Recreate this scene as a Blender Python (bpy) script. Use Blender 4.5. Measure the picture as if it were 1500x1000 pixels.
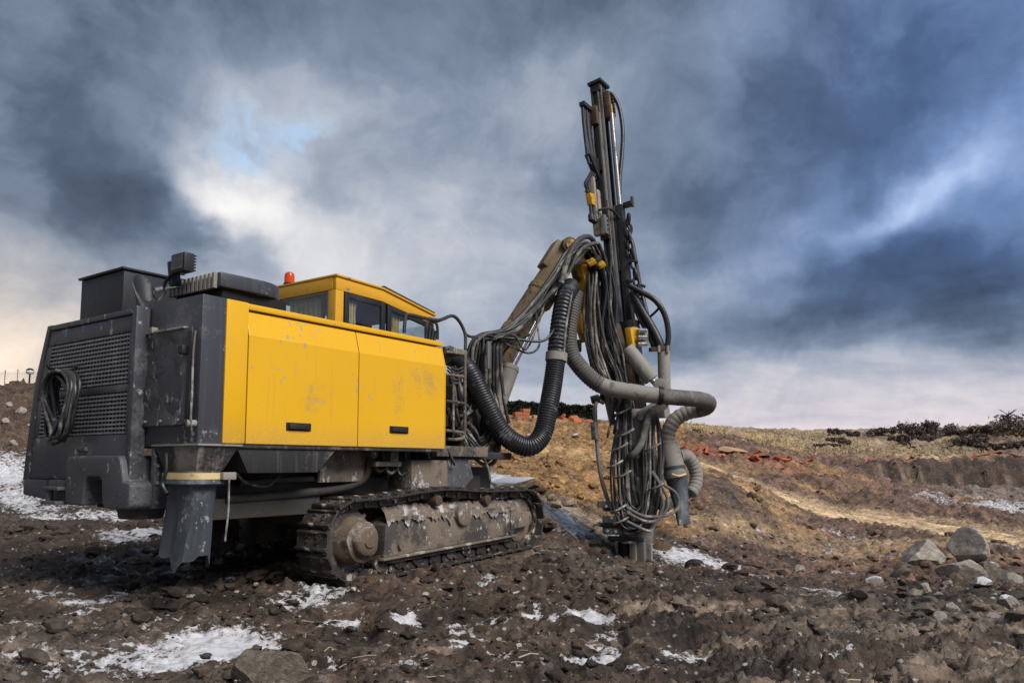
import bpy, bmesh, math, random
import numpy as np
from mathutils import Vector, Matrix, noise as mnoise

random.seed(7); rng = np.random.default_rng(7)
scene = bpy.context.scene
for o in list(bpy.data.objects): bpy.data.objects.remove(o)
COL = scene.collection
R = math.radians

# ------------------------------------------------------------------ camera
PITCH = R(5.5); FPX = 1133.0; CX, CY = 750.0, 571.0
CAM = np.array([0.0, 0.0, 1.15])
cam = bpy.data.cameras.new('camera'); camo = bpy.data.objects.new('camera', cam); COL.objects.link(camo)
cam.sensor_width = 36.0; cam.lens = FPX/1500*36.0; cam.shift_y = (CY-500)/1500
cam.clip_start = 0.05; cam.clip_end = 5000
camo.location = CAM; camo.rotation_euler = (math.pi/2+PITCH, 0, 0)
scene.camera = camo

# ------------------------------------------------------------------ sun, exposure
SUN_EL = R(44); SUN_AZ = R(133)          # azimuth clockwise from +Y
sd = Vector((math.cos(SUN_EL)*math.sin(SUN_AZ), math.cos(SUN_EL)*math.cos(SUN_AZ), math.sin(SUN_EL)))
sl = bpy.data.lights.new('sun', 'SUN'); slo = bpy.data.objects.new('sun', sl); COL.objects.link(slo)
sl.energy = 1.5; sl.angle = R(30); sl.color = (1.0, 0.955, 0.9)
slo.rotation_euler = sd.to_track_quat('Z', 'Y').to_euler(); slo.location = (20, -10, 20)
vs = scene.view_settings
vs.view_transform = 'Standard'; vs.look = 'None'; vs.gamma = 1; vs.use_curve_mapping = False
vs.exposure = 1.3
scene.cycles.max_bounces = 5; scene.cycles.diffuse_bounces = 2; scene.cycles.glossy_bounces = 2; scene.cycles.transparent_max_bounces = 8

# ------------------------------------------------------------------ node helper
class NT:
    def __init__(s, tree): s.t = tree; s.n = tree.nodes; s.l = tree.links
    def node(s, typ, **kw):
        n = s.n.new(typ)
        for k, v in kw.items(): setattr(n, k, v)
        return n
    def set(s, sock, v):
        if hasattr(v, 'links') or isinstance(v, bpy.types.NodeSocket): s.l.new(v, sock)
        else:
            if isinstance(v, (tuple, list)) and len(v) == 3 and sock.type == 'RGBA': v = (*v, 1)
            sock.default_value = v
    def math(s, op, a, b=0.0, c=None, clamp=False):
        n = s.node('ShaderNodeMath', operation=op, use_clamp=clamp)
        s.set(n.inputs[0], a); s.set(n.inputs[1], b)
        if c is not None: s.set(n.inputs[2], c)
        return n.outputs[0]
    def vmath(s, op, a, b=(0, 0, 0), scale=None):
        n = s.node('ShaderNodeVectorMath', operation=op)
        s.set(n.inputs[0], a); s.set(n.inputs[1], b)
        if scale is not None: s.set(n.inputs['Scale'], scale)
        return n.outputs['Value'] if op in ('DOT_PRODUCT', 'LENGTH', 'DISTANCE') else n.outputs[0]
    def noise(s, vec, scale, detail=6, rough=.55, dist=0.0, out='Fac', lac=2.0):
        n = s.node('ShaderNodeTexNoise'); s.set(n.inputs['Vector'], vec); n.inputs['Scale'].default_value = scale
        n.inputs['Detail'].default_value = detail; n.inputs['Roughness'].default_value = rough
        n.inputs['Distortion'].default_value = dist; n.inputs['Lacunarity'].default_value = lac
        return n.outputs[out]
    def voronoi(s, vec, scale, feature='F1', out='Distance', rand=1.0):
        n = s.node('ShaderNodeTexVoronoi', feature=feature); s.set(n.inputs['Vector'], vec)
        n.inputs['Scale'].default_value = scale; n.inputs['Randomness'].default_value = rand
        return n.outputs[out]
    def ramp(s, fac, stops, interp='LINEAR'):
        n = s.node('ShaderNodeValToRGB'); e = n.color_ramp.elements; n.color_ramp.interpolation = interp
        while len(e) > 1: e.remove(e[0])
        for i, (p, c) in enumerate(stops):
            if isinstance(c, (int, float)): c = (c, c, c)
            if i == 0: e[0].position = p; e[0].color = (*c, 1)
            else: x = e.new(p); x.color = (*c, 1)
        s.set(n.inputs[0], fac); return n.outputs[0]
    def mix(s, fac, a, b, blend='MIX'):
        n = s.node('ShaderNodeMix', data_type='RGBA', blend_type=blend)
        s.set(n.inputs[0], fac); s.set(n.inputs[6], a); s.set(n.inputs[7], b); return n.outputs[2]
    def step(s, x, a, b):
        n = s.node('ShaderNodeMapRange', interpolation_type='SMOOTHSTEP')
        s.set(n.inputs[0], x); n.inputs[1].default_value = a; n.inputs[2].default_value = b
        return n.outputs[0]
    def stretch(s, vec, sc):
        n = s.node('ShaderNodeMapping'); s.set(n.inputs[0], vec); n.inputs['Scale'].default_value = sc; return n.outputs[0]
    def bump(s, h, strength=.3, dist=.02, normal=None):
        n = s.node('ShaderNodeBump'); n.inputs['Strength'].default_value = strength; n.inputs['Distance'].default_value = dist
        s.set(n.inputs['Height'], h)
        if normal is not None: s.set(n.inputs['Normal'], normal)
        return n.outputs[0]

def pxray(px, py):
    xc = (px-CX)/FPX; yc = (CY-py)/FPX
    return np.array([xc, math.cos(PITCH)-yc*math.sin(PITCH), math.sin(PITCH)+yc*math.cos(PITCH)])

# ------------------------------------------------------------------ sky
world = bpy.data.worlds.new('World'); scene.world = world; world.use_nodes = True
w = NT(world.node_tree); w.n.clear()
wout = w.node('ShaderNodeOutputWorld'); bg = w.node('ShaderNodeBackground'); w.l.new(bg.outputs[0], wout.inputs[0])
sky = w.node('ShaderNodeTexSky', sky_type='NISHITA'); sky.sun_disc = False
sky.sun_elevation = SUN_EL; sky.sun_rotation = SUN_AZ; sky.air_density = 1.2; sky.dust_density = 2.0
clear = w.vmath('SCALE', sky.outputs[0], scale=0.10)
gen = w.node('ShaderNodeTexCoord').outputs['Generated']
dirn = w.vmath('NORMALIZE', gen)
sep = w.node('ShaderNodeSeparateXYZ'); w.l.new(dirn, sep.inputs[0])
dz = w.math('MAXIMUM', sep.outputs[2], 0.0)
den = w.math('ADD', dz, 0.16)
comb = w.node('ShaderNodeCombineXYZ')
w.l.new(w.math('DIVIDE', sep.outputs[0], den), comb.inputs[0]); w.l.new(w.math('DIVIDE', sep.outputs[1], den), comb.inputs[1])
comb.inputs[2].default_value = 3.7
pl = comb.outputs[0]
nv = w.noise(pl, .9, 4, .5, out='Color')
warp = w.vmath('SCALE', w.vmath('SUBTRACT', nv, (.5, .5, .5)), scale=1.0)
plw = w.vmath('ADD', pl, warp)
nA = w.noise(plw, .70, 4, .5)            # big cloud masses
nB = w.noise(plw, 1.7, 5, .48, .1)      # billows
wd = w.vmath('SCALE', w.vmath('SUBTRACT', w.noise(dirn, 4.2, 5, .55, out='Color'), (.5, .5, .5)), scale=.30)
nC = w.noise(w.vmath('ADD', dirn, wd), 4.8, 8, .57)     # wisps
# azimuth / elevation, bent by noise so that no patch of cloud has a clean outline
sw = w.node('ShaderNodeSeparateXYZ'); w.l.new(wd, sw.inputs[0])
az = w.math('ADD', w.math('ARCTAN2', sep.outputs[0], sep.outputs[1]), w.math('MULTIPLY', sw.outputs[0], 1.15))
el = w.math('ADD', w.math('ARCSINE', sep.outputs[2]), w.math('MULTIPLY', sw.outputs[2], .85))
def patch_(px, py, wx, wy, rot, amt):
    d = pxray(px, py); d = d/np.linalg.norm(d); a0 = math.atan2(d[0], d[1]); e0 = math.asin(d[2]); c, s_ = math.cos(R(rot)), math.sin(R(rot))
    da = w.math('SUBTRACT', az, a0); de = w.math('SUBTRACT', el, e0)
    p_ = w.math('ADD', w.math('MULTIPLY', da, c*FPX/wx), w.math('MULTIPLY', de, s_*FPX/wx)); q_ = w.math('SUBTRACT', w.math('MULTIPLY', de, c*FPX/wy), w.math('MULTIPLY', da, s_*FPX/wy))
    return w.math('MULTIPLY', w.math('POWER', 2.718, w.math('MULTIPLY', w.math('ADD', w.math('MULTIPLY', p_, p_), w.math('MULTIPLY', q_, q_)), -1.0)), amt)
lum = w.math('ADD', w.math('MULTIPLY', w.math('SUBTRACT', nA, .5), .30), w.math('ADD', w.math('MULTIPLY', w.math('SUBTRACT', nB, .5), .34), w.math('MULTIPLY', w.math('SUBTRACT', nC, .5), .56)))
lum = w.math('ADD', lum, .43)
for a in [(325, 240, 105, 44, -18, .38), (420, 310, 110, 60, -28, .20), (560, 390, 120, 50, -20, .08), (300, 130, 160, 80, 0, .06), (480, 200, 110, 100, 0, .12), (640, 80, 110, 160, 0, .07), (700, 320, 180, 160, 0, .08), (600, 430, 320, 60, 0, .08),
          (110, 250, 150, 110, 0, -.15), (20, 50, 260, 100, 0, -.10), (30, 420, 150, 120, 0, .20), (60, 540, 200, 60, 0, .12), (700, 0, 320, 70, 0, -.13), (200, 10, 220, 70, 0, -.09), (1370, 295, 60, 32, 38, .22), (1230, 370, 220, 50, 32, .10), (1460, 180, 130, 60, 35, .05),
          (1130, 120, 230, 150, 0, -.09), (1420, 90, 220, 130, 0, -.10), (1400, 450, 260, 60, 0, -.15), (1060, 470, 150, 40, 10, -.05), (1120, 300, 90, 50, 20, .04), (1050, 560, 160, 45, 0, .10)]:
    lum = w.math('ADD', lum, patch_(*a))
low = w.step(sep.outputs[2], .17, .0)    # thinner, paler cloud towards the horizon
lum = w.math('ADD', lum, w.math('MULTIPLY', low, .40))
lum = w.math('SUBTRACT', lum, w.math('MULTIPLY', w.step(sep.outputs[2], .50, .75), .05))
cloud = w.ramp(lum, [(.14, (.020, .027, .040)), (.30, (.042, .058, .086)), (.44, (.090, .114, .155)), (.58, (.172, .190, .226)), (.72, (.275, .28, .295)), (.88, (.39, .385, .38)), (1.0, (.44, .435, .43))])
warm = w.math('MULTIPLY', w.step(sep.outputs[2], .36, .04), w.step(sep.outputs[0], -.22, -.58))
cloud = w.mix(w.math('MULTIPLY', warm, .85), cloud, (1.34, 1.06, .78), 'MULTIPLY')
rose = w.math('MULTIPLY', w.step(sep.outputs[2], .17, .02), w.step(sep.outputs[0], -.1, .35))
cloud = w.mix(rose, cloud, (1.12, .985, 1.0), 'MULTIPLY')
cool = w.math('MULTIPLY', w.step(sep.outputs[2], .12, .25), w.step(sep.outputs[0], .12, .5))
cloud = w.mix(cool, cloud, (.78, .97, 1.32), 'MULTIPLY')
blue = w.math('MULTIPLY', w.math('ADD', patch_(415, 198, 90, 20, -6, 1.0), patch_(495, 212, 55, 28, 15, .8)), w.step(nC, .40, .60))
clearc = w.mix(.6, clear, (.17, .31, .46))
skyc = w.mix(w.math('MULTIPLY', blue, .85, clamp=True), cloud, clearc)
w.set(bg.inputs[0], skyc); bg.inputs[1].default_value = 1.0

# ------------------------------------------------------------------ numpy noise
_perm = rng.permutation(512); _ang = rng.random(512)*2*np.pi
_gx, _gy = np.cos(_ang), np.sin(_ang)
def perlin(x, y, seed=0):
    xi = np.floor(x).astype(np.int64); yi = np.floor(y).astype(np.int64); fx = x-xi; fy = y-yi
    def g(ix, iy, dx, dy):
        h = _perm[(_perm[(ix+seed*37) & 511]+iy+seed*11) & 511]
        return _gx[h]*dx+_gy[h]*dy
    u = fx*fx*fx*(fx*(fx*6-15)+10); v = fy*fy*fy*(fy*(fy*6-15)+10)
    a = g(xi, yi, fx, fy); b = g(xi+1, yi, fx-1, fy); c = g(xi, yi+1, fx, fy-1); d = g(xi+1, yi+1, fx-1, fy-1)
    return (a+u*(b-a))*(1-v)+(c+u*(d-c))*v
def fbm(x, y, octv=5, gain=.5, lac=2.03, seed=0, ridged=False):
    s = np.zeros_like(x); amp = 1.0
    for i in range(octv):
        n = perlin(x, y, seed+i*5)
        if ridged: n = .5-2*np.abs(n)
        s += amp*n; amp *= gain; x = x*lac+13.1; y = y*lac+7.7
    return s
def sstep(x, a, b):
    t = np.clip((x-a)/(b-a), 0, 1); return t*t*(3-2*t)

# ------------------------------------------------------------------ rig frame and pixel helpers
TH = R(35.2)
EU = np.array([math.sin(TH), math.cos(TH), 0]); EV = np.array([-math.cos(TH), math.sin(TH), 0]); ORG = np.array([-1.47, 7.4, 0.0])
def loc(p): q = np.asarray(p)-ORG; return Vector((float(q@EU), float(q@EV), float(q[2])))
def dep(px, py, Y): d = pxray(px, py); return CAM+d*(Y/d[1])
def L(px, py, Y): return loc(dep(px, py, Y))
def PV(px, py, v): d = pxray(px, py); return loc(CAM+d*((v-(CAM-ORG)@EV)/(d@EV)))
def PU(px, py, u): d = pxray(px, py); return loc(CAM+d*((u-(CAM-ORG)@EU)/(d@EU)))

# ------------------------------------------------------------------ terrain height
CP = []
def cpx(px, py, Y): p = dep(px, py, Y); CP.append((p[0], p[1], p[2]))
for px in (0, 250, 500, 750, 1000, 1250, 1500):
    x = (px-750)/FPX
    for Y in (2.0, 4.2, 6.0): CP.append((x*Y, Y, 0.0 if px < 1000 else -.04*(Y-3)/3))
for p in [(0,800,11),(0,742,18),(0,700,22),(0,590,27),(60,588,28),(250,580,30),(0,600,45),(0,590,90),
          (150,775,12),(150,735,20),(150,660,25),(300,740,18),(300,600,30),
          (460,740,17),(480,640,30),(500,600,55),(500,600,110),
          (720,712,13),(720,690,16),(720,648,28),(720,612,56),(720,620,110),
          (600,700,16),(600,640,30),
          (830,768,12),(830,705,16),(830,645,34),(830,618,56),(830,625,110),
          (940,829,11.3),(1000,812,12.2),(940,790,13.2),(940,735,16.5),(940,665,32),(940,625,62),(940,628,110),
          (1050,800,14.5),(1050,712,17.5),(1050,692,25),(1050,660,36),(1050,625,72),(1050,626,120),
          (1120,800,15.5),(1130,735,19),
          (1200,880,7.6),(1200,805,16.5),(1200,765,21),(1200,728,28),(1200,684,38),(1200,645,75),(1200,634,110),
          (1350,825,14),(1350,792,18),(1350,757,25),(1350,722,36),(1350,714,44),(1350,700,70),(1350,640,100),(1350,632,120),
          (1500,905,7.5),(1500,835,13),(1500,792,20),(1500,742,34),(1500,719,44),(1500,700,70),(1500,640,100),(1500,622,120)]: cpx(*p)
for vv in (-.3, .2, 2.3, 2.8):
    for uu in (-.8, .4, 1.6, 2.8):
        q = ORG+uu*EU+vv*EV; CP.append((q[0], q[1], .015+.027*uu))
q = ORG-2.2*EU+1.2*EV; CP.append((q[0], q[1], 0.0))
CP = np.array(CP)
def warpc(x, y):
    r = np.sqrt(x*x+y*y); th = np.arctan2(x, np.where(np.abs(y) < 1e-6, 1e-6, y))
    th = np.clip(th, -.72, .72); r = np.clip(r, 1.8, 125)
    return th*1.6, np.log(r)
def tps(d2): return d2*np.log(d2+1e-9)*.5
_cx, _cy = warpc(CP[:, 0], CP[:, 1]); _n = len(CP)
_K = tps((_cx[:, None]-_cx)**2+(_cy[:, None]-_cy)**2)+np.eye(_n)*2e-3
_P = np.stack([np.ones(_n), _cx, _cy], 1)
_S = np.block([[_K, _P], [_P.T, np.zeros((3, 3))]])
_sol = np.linalg.solve(_S, np.concatenate([CP[:, 2], np.zeros(3)]))
def base_height(x, y):
    a, b = warpc(x, y); z = _sol[_n]+_sol[_n+1]*a+_sol[_n+2]*b
    for i in range(_n): z = z+_sol[i]*tps((a-_cx[i])**2+(b-_cy[i])**2)
    return z
# pit: an excavated face on the right, its top edge along this line (a quarter circle cut away below)
WALL = np.array([dep(1215, 690, 43)[:2], dep(1290, 676, 45)[:2], dep(1400, 674, 46)[:2], dep(1520, 676, 47)[:2], dep(1800, 676, 50)[:2]])
def seg_dist(x, y, A, B):
    d = B-A; t = np.clip(((x-A[0])*d[0]+(y-A[1])*d[1])/(d@d), 0, 1)
    return np.hypot(x-A[0]-t*d[0], y-A[1]-t*d[1]), t
ROAD = np.array([dep(1000, 676, 30)[:2], dep(1060, 692, 25)[:2], dep(1150, 712, 25)[:2], dep(1250, 735, 24)[:2], dep(1380, 764, 22.5)[:2], dep(1520, 796, 19.5)[:2], dep(1700, 820, 17)[:2]])
def poly_dist(x, y, P):
    d = np.full_like(x, 1e9); s = np.zeros_like(x); acc = 0.0
    for i in range(len(P)-1):
        dd, t = seg_dist(x, y, P[i], P[i+1]); l = np.hypot(*(P[i+1]-P[i])); m = dd < d
        d = np.where(m, dd, d); s = np.where(m, acc+t*l, s); acc += l
    return d, s
def wall_y(x): return np.interp(x, WALL[:, 0], WALL[:, 1])
def height(x, y, detail=True, damp=1.0):
    x = np.asarray(x, float); y = np.asarray(y, float)
    z = base_height(x, y); r = np.hypot(x, y)
    # pit face
    if True:
        wm = sstep(x, WALL[0, 0]-1.5, WALL[1, 0]+1)*sstep(y, 30, 38)
        tooth = .55*np.abs(perlin(x*1.3, y*0+.3, 3))+.35*np.abs(perlin(x*3.1, y*0+.7, 5))+.5*perlin(x*.35, y*0+.2, 7)
        k = sstep(y-wall_y(x)+tooth+.5*perlin(x*.25, y*.05, 9), -.95, .15)
        top = 1.35+.25*perlin(x*.2, y*.2, 4)+np.clip(y-47, 0, 60)*.06
        beyond = sstep(y, 60, 85)
        zf = np.where(y > wall_y(x)-1.2, (z*0-.28)*(1-k)+top*k, z)
        zf = zf*(1-beyond)+z*beyond
        z = z*(1-wm)+zf*wm
    mx_, my_ = dep(1512, 660, 62)[:2]; z = z+2.3*np.exp(-(((x-mx_)/6.0)**2+((y-my_)/5.0)**2))
    if detail:
        rd, rs = poly_dist(x, y, ROAD); onroad = 1-sstep(rd, 1.4, 2.6)
        far = sstep(r, 12, 40)
        rough = (1-.75*onroad)
        z = z+rough*(.11+.30*far)*fbm(x*.55, y*.55, 3, .5, seed=1)*sstep(r, 2, 7)
        z = z+damp*rough*(.085+.20*far)*fbm(x*2.3+.4*perlin(x*3, y*3, 8), y*2.3, 3, .55, seed=2, ridged=True)
        clump = sstep(perlin(x*.9, y*.9, 21), -.25, .25)
        z = z+damp*rough*(.028+.035*clump)*fbm(x*7+.5*perlin(x*9, y*9, 5), y*7, 4, .6, seed=3)*(1-.5*far)
        z = z+damp*.014*fbm(x*26, y*26, 3, .6, seed=6)*(1-far)
        dx_ = x*.94+y*.34; dy_ = -x*.34+y*.94; drag = sstep(perlin(x*.5+5, y*.5, 71), -.15, .2)
        z = z+damp*rough*drag*.075*fbm(dx_*1.3+.3*perlin(x*2, y*2, 73), dy_*7.5, 4, .55, seed=72, ridged=True)*(1-.6*far)
        z = z+damp*(1-far)*.10*np.clip(fbm(x*1.15+9, y*1.6, 3, .55, seed=95)-.12, 0, 1)*sstep(r, 3.4, 5)
        # wheel and track ruts
        z = z-onroad*.07*np.abs(np.sin(rd*3.2))
        a = (x*EU[0]+y*EU[1]); b = (x*EV[0]+y*EV[1])
        rut = sstep(perlin(x*.35, y*.35, 17), .0, .25)*(1-far)
        z = z+rut*.042*np.sin(y*13+x*4+2.5*perlin(x*1.1, y*1.1, 31))*sstep(x, -1, 1)
        # mound behind the snow edge near the mast
    # seat the crawlers
    u = (x-ORG[0])*EU[0]+(y-ORG[1])*EU[1]; v = (x-ORG[0])*EV[0]+(y-ORG[1])*EV[1]
    for v0, v1 in ((0, .42), (2.08, 2.5)):
        dv = np.maximum(np.maximum(v0-v, v-v1), 0); du = np.maximum(np.maximum(.02-u, u-3.0), 0)
        d = np.hypot(dv, du); m = 1-sstep(d, .10, .42)
        z = z*(1-m)+(.004+.027*u)*m
        # low ground past the ends so nothing cuts the shoes
        zmax = .004+.027*u+np.clip(d-.02, 0, 9)*.35+np.where((u < 0) | (u > 3.05), -.05*(1-sstep(d, 0.0, .5)), 0)
        m2 = (1-sstep(d, .5, .9)); z = z*(1-m2)+np.minimum(z, zmax)*m2
    # clearance under the rubber chute
    return z
def gz(x, y): return float(height(np.array([x]), np.array([y]))[0])
def ground_at(px, py):
    """where the sight line of a pixel meets the ground"""
    d = pxray(px, py); Ys = np.geomspace(2.5, 130, 900)
    t = Ys/d[1]; P = CAM[None]+d[None]*t[:, None]
    h = height(P[:, 0], P[:, 1], False); i = np.argmax(P[:, 2] < h)
    return P[i] if (P[:, 2] < h).any() else P[-1]

# ------------------------------------------------------------------ materials
MATS = {}
def newmat(name):
    m = bpy.data.materials.new(name); m.use_nodes = True; n = NT(m.node_tree); n.n.clear()
    out = n.node('ShaderNodeOutputMaterial'); b = n.node('ShaderNodeBsdfPrincipled'); n.l.new(b.outputs[0], out.inputs[0])
    MATS[name] = m; return m, n, b, out
def worn(name, base, dirt, amount=.5, scale=2.0, rough=.55, metal=0.0, stretch=(1, 1, 1), chip=None, chipamt=.03, bump=.15, chipscale=14, rough2=.9, dust=None, grad=None, fine=40, streak=0.0):
    m, n, b, out = newmat(name)
    co = n.node('ShaderNodeTexCoord').outputs['Object']
    cs = n.stretch(co, stretch)
    a = n.noise(cs, scale, 8, .62, .3); f = n.noise(co, fine, 4, .6)
    lo = .66-.32*amount
    mk = n.step(n.math('ADD', n.math('MULTIPLY', a, .8), n.math('MULTIPLY', f, .2)), lo, lo+.13)
    if streak:
        st = n.noise(n.stretch(co, (16, 16, .9)), 1.0, 5, .6)
        mk = n.math('MAXIMUM', mk, n.math('MULTIPLY', n.step(st, .55, .8), streak))
    if grad:
        sp = n.node('ShaderNodeSeparateXYZ'); n.l.new(co, sp.inputs[0])
        g = n.step(n.math('ADD', sp.outputs[2], n.math('MULTIPLY', a, .5*(grad[0]-grad[1]))), grad[0]+.25*(grad[0]-grad[1]), grad[1])
        mk = n.math('MAXIMUM', mk, n.math('MULTIPLY', g, n.step(f, .25, .6)))
    var = n.mix(n.math('MULTIPLY', n.noise(co, scale*.6, 4, .6), .5), base, tuple(min(1, c*1.35+.004) for c in base))
    col = n.mix(mk, var, dirt)
    r_ = n.math('ADD', rough, n.math('MULTIPLY', mk, rough2-rough))
    r_ = n.math('ADD', r_, n.math('MULTIPLY', n.math('SUBTRACT', f, .5), .25), clamp=True)
    hgt = n.math('ADD', n.math('MULTIPLY', a, .6), n.math('MULTIPLY', f, .4))
    if chip:
        c1 = n.noise(n.stretch(co, (1, 1, .7)), chipscale, 5, .7); c2 = n.noise(co, scale*.9+.7, 3, .5)
        th = .635-chipamt*3
        ck = n.step(n.math('ADD', n.math('MULTIPLY', c1, .75), n.math('MULTIPLY', c2, .35)), th-.02+.1, th+.02+.1)
        col = n.mix(ck, col, chip); hgt = n.math('SUBTRACT', hgt, n.math('MULTIPLY', ck, .4))
    n.set(b.inputs['Base Color'], col); n.set(b.inputs['Roughness'], r_); b.inputs['Metallic'].default_value = metal
    n.set(b.inputs['Normal'], n.bump(hgt, bump, .02))
    return m
MUDC = (.085, .060, .042); DUST = (.24, .215, .185)
worn('yellow', (.76, .405, .006), (.48, .285, .07), .31, 1.3, .34, chip=(.44, .34, .24), chipamt=.021, bump=.05, streak=.35, chipscale=17, fine=60, grad=(1.62, 1.22))
worn('cab_yellow', (.66, .33, .009), (.35, .24, .08), .28, 1.8, .42, chip=(.25, .2, .16), chipamt=.02, bump=.06, streak=.3)
worn('charcoal', (.046, .047, .055), (.135, .132, .135), .42, 1.7, .40, chip=(.34, .33, .32), chipamt=.022, bump=.14, streak=.35, grad=(1.5, .75))
worn('charcoal_dent', (.050, .051, .057), (.21, .205, .20), .46, 2.6, .36, chip=(.45, .44, .42), chipamt=.03, bump=.6, stretch=(1, 1, .6))
worn('black_paint', (.014, .014, .016), (.05, .047, .045), .35, 2.0, .5, bump=.1, streak=.3)
worn('under_steel', (.030, .027, .025), (.10, .08, .062), .45, 2.2, .65, bump=.3, grad=(1.2, .5))
worn('skirt_steel', (.022, .021, .021), (.23, .20, .17), .55, 1.6, .6, stretch=(1, 1, .45), bump=.2, streak=.4)
worn('muddy_steel', (.060, .052, .046), (.20, .155, .11), .72, 3.0, .55, metal=.0, bump=.8, chip=(.44, .42, .40), chipamt=.03)
worn('track_shoe', (.034, .029, .025), (.14, .10, .068), .56, 6.0, .50, metal=.0, bump=.9, chip=(.45, .42, .38), chipamt=.032, chipscale=11)
worn('mud_crust', (.16, .125, .095), (.52, .49, .47), .48, 5.0, .9, bump=1.0)
worn('hub_mud', (.125, .088, .058), (.36, .33, .30), .50, 4.0, .85, bump=1.0)
worn('boom_paint', (.135, .092, .048), (.40, .235, .025), .50, 1.5, .6, bump=.2, chip=(.05, .04, .03), chipamt=.035, streak=.4)
worn('yellow_old', (.60, .32, .012), (.08, .06, .045), .5, 5.0, .5, bump=.2)
worn('rust_plate', (.075, .045, .028), (.16, .10, .06), .5, 3.0, .75, bump=.3)
worn('mast_dark', (.022, .021, .021), (.085, .076, .066), .42, 3.0, .45, metal=.3, bump=.25, stretch=(1, 1, .25), streak=.5)
worn('mast_rail', (.25, .235, .22), (.07, .06, .052), .48, 3.5, .38, metal=.55, stretch=(1, 1, .2), bump=.2)
worn('head_tan', (.30, .25, .19), (.10, .085, .07), .45, 5.0, .6, bump=.3)
worn('dusty_steel', (.25, .23, .20), (.11, .10, .085), .38, 4.0, .7, bump=.35, chip=(.35, .33, .3), chipamt=.03)
worn('hose_black', (.012, .012, .013), (.08, .076, .072), .36, 4.0, .45, bump=.1)
worn('hose_dusty', (.040, .037, .034), (.25, .228, .20), .50, 5.0, .7, bump=.15)
worn('hose_pale', (.12, .11, .098), (.40, .37, .325), .55, 5.0, .75, bump=.15)
worn('duct_black', (.020, .020, .023), (.16, .165, .175), .34, 5.0, .4, bump=.2)
worn('duct_grey', (.23, .212, .185), (.13, .12, .10), .42, 5.0, .75, bump=.25, streak=.2)
worn('duct_dark', (.095, .088, .08), (.21, .19, .17), .45, 5.0, .7, bump=.25)
worn('rubber', (.050, .057, .066), (.19, .205, .22), .46, 3.0, .5, bump=.35, chip=(.34, .36, .38), chipamt=.02, stretch=(1, 1, .5))
worn('strap', (.62, .47, .22), (.25, .17, .08), .35, 8.0, .7)
worn('curtain', (.62, .46, .20), (.45, .32, .13), .4, 4.0, .85)
worn('chrome', (.55, .55, .55), (.2, .19, .18), .3, 6.0, .22, metal=.9)
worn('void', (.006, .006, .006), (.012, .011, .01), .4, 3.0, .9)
worn('grille', (.20, .20, .205), (.34, .33, .32), .5, 5.0, .5, bump=.1)
worn('concrete', (.30, .29, .28), (.2, .19, .18), .5, 2, .85)
worn('metal_blue', (.05, .10, .18), (.1, .1, .1), .4, 2, .6)
worn('brick_red', (.36, .12, .055), (.30, .20, .13), .4, 3.0, .9)
worn('brick_tan', (.45, .30, .17), (.35, .28, .2), .4, 3.0, .9)
worn('netting', (.42, .11, .05), (.24, .11, .065), .4, 3.0, .8)
def flat(name, col, rough=.5, **kw):
    m, n, b, o = newmat(name); b.inputs['Base Color'].default_value = (*col, 1); b.inputs['Roughness'].default_value = rough
    for k, v in kw.items(): b.inputs[k].default_value = v
    co = n.node('ShaderNodeTexCoord').outputs['Object']
    n.set(b.inputs['Base Color'], n.mix(n.noise(co, 20, 4, .6), tuple(c*.75 for c in col), tuple(min(1, c*1.15) for c in col)))
    return m
flat('beacon', (.85, .10, .01), .15, **{'Transmission Weight': .35, 'IOR': 1.45})
flat('red_lens', (.42, .03, .03), .2)
flat('lens', (.06, .06, .06), .15)
flat('globe', (.75, .74, .70), .3)
def glass():
    m, n, b, out = newmat('cab_glass'); n.n.remove(b)
    tr = n.node('ShaderNodeBsdfTransparent'); tr.inputs[0].default_value = (.86, .90, .90, 1)
    gl = n.node('ShaderNodeBsdfGlossy'); gl.inputs['Roughness'].default_value = .06; gl.inputs[0].default_value = (.9, .93, .95, 1)
    fr = n.node('ShaderNodeLayerWeight'); fr.inputs[0].default_value = .5
    mx = n.node('ShaderNodeMixShader'); f2 = n.math('ADD', n.math('MULTIPLY', n.math('POWER', fr.outputs[1], 3.0), .6), .06, clamp=True)
    n.set(mx.inputs[0], f2); n.l.new(tr.outputs[0], mx.inputs[1]); n.l.new(gl.outputs[0], mx.inputs[2])
    n.l.new(mx.outputs[0], out.inputs[0])
glass()
def rockmat(name, a, b_, snow=0.0):
    m, n, b, out = newmat(name); co = n.node('ShaderNodeTexCoord').outputs['Object']
    geo = n.node('ShaderNodeNewGeometry')
    f = n.noise(co, 5, 8, .65, .5); g = n.noise(co, 28, 5, .6)
    c = n.mix(n.step(f, .32, .7), a, b_)
    c = n.mix(n.math('MULTIPLY', n.step(g, .58, .75), .6), c, tuple(x*.45 for x in a))
    if snow:
        sp = n.node('ShaderNodeSeparateXYZ'); n.l.new(geo.outputs['Normal'], sp.inputs[0])
        k = n.step(n.math('ADD', sp.outputs[2], n.math('MULTIPLY', f, .8)), 1.3-snow, 1.45-snow); c = n.mix(k, c, (.72, .71, .72))
    n.set(b.inputs['Base Color'], c); b.inputs['Roughness'].default_value = .88
    v = n.voronoi(co, 7, 'DISTANCE_TO_EDGE')
    h = n.math('ADD', n.math('ADD', f, n.math('MULTIPLY', g, .4)), n.math('MULTIPLY', n.step(v, 0, .05), .12))
    n.set(b.inputs['Normal'], n.bump(h, .7, .03))
rockmat('rock_dark', (.10, .080, .058), (.20, .165, .125))
rockmat('rock_pale', (.27, .225, .18), (.47, .42, .36))
rockmat('rock_grey', (.19, .165, .145), (.34, .31, .285), .12)
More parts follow.
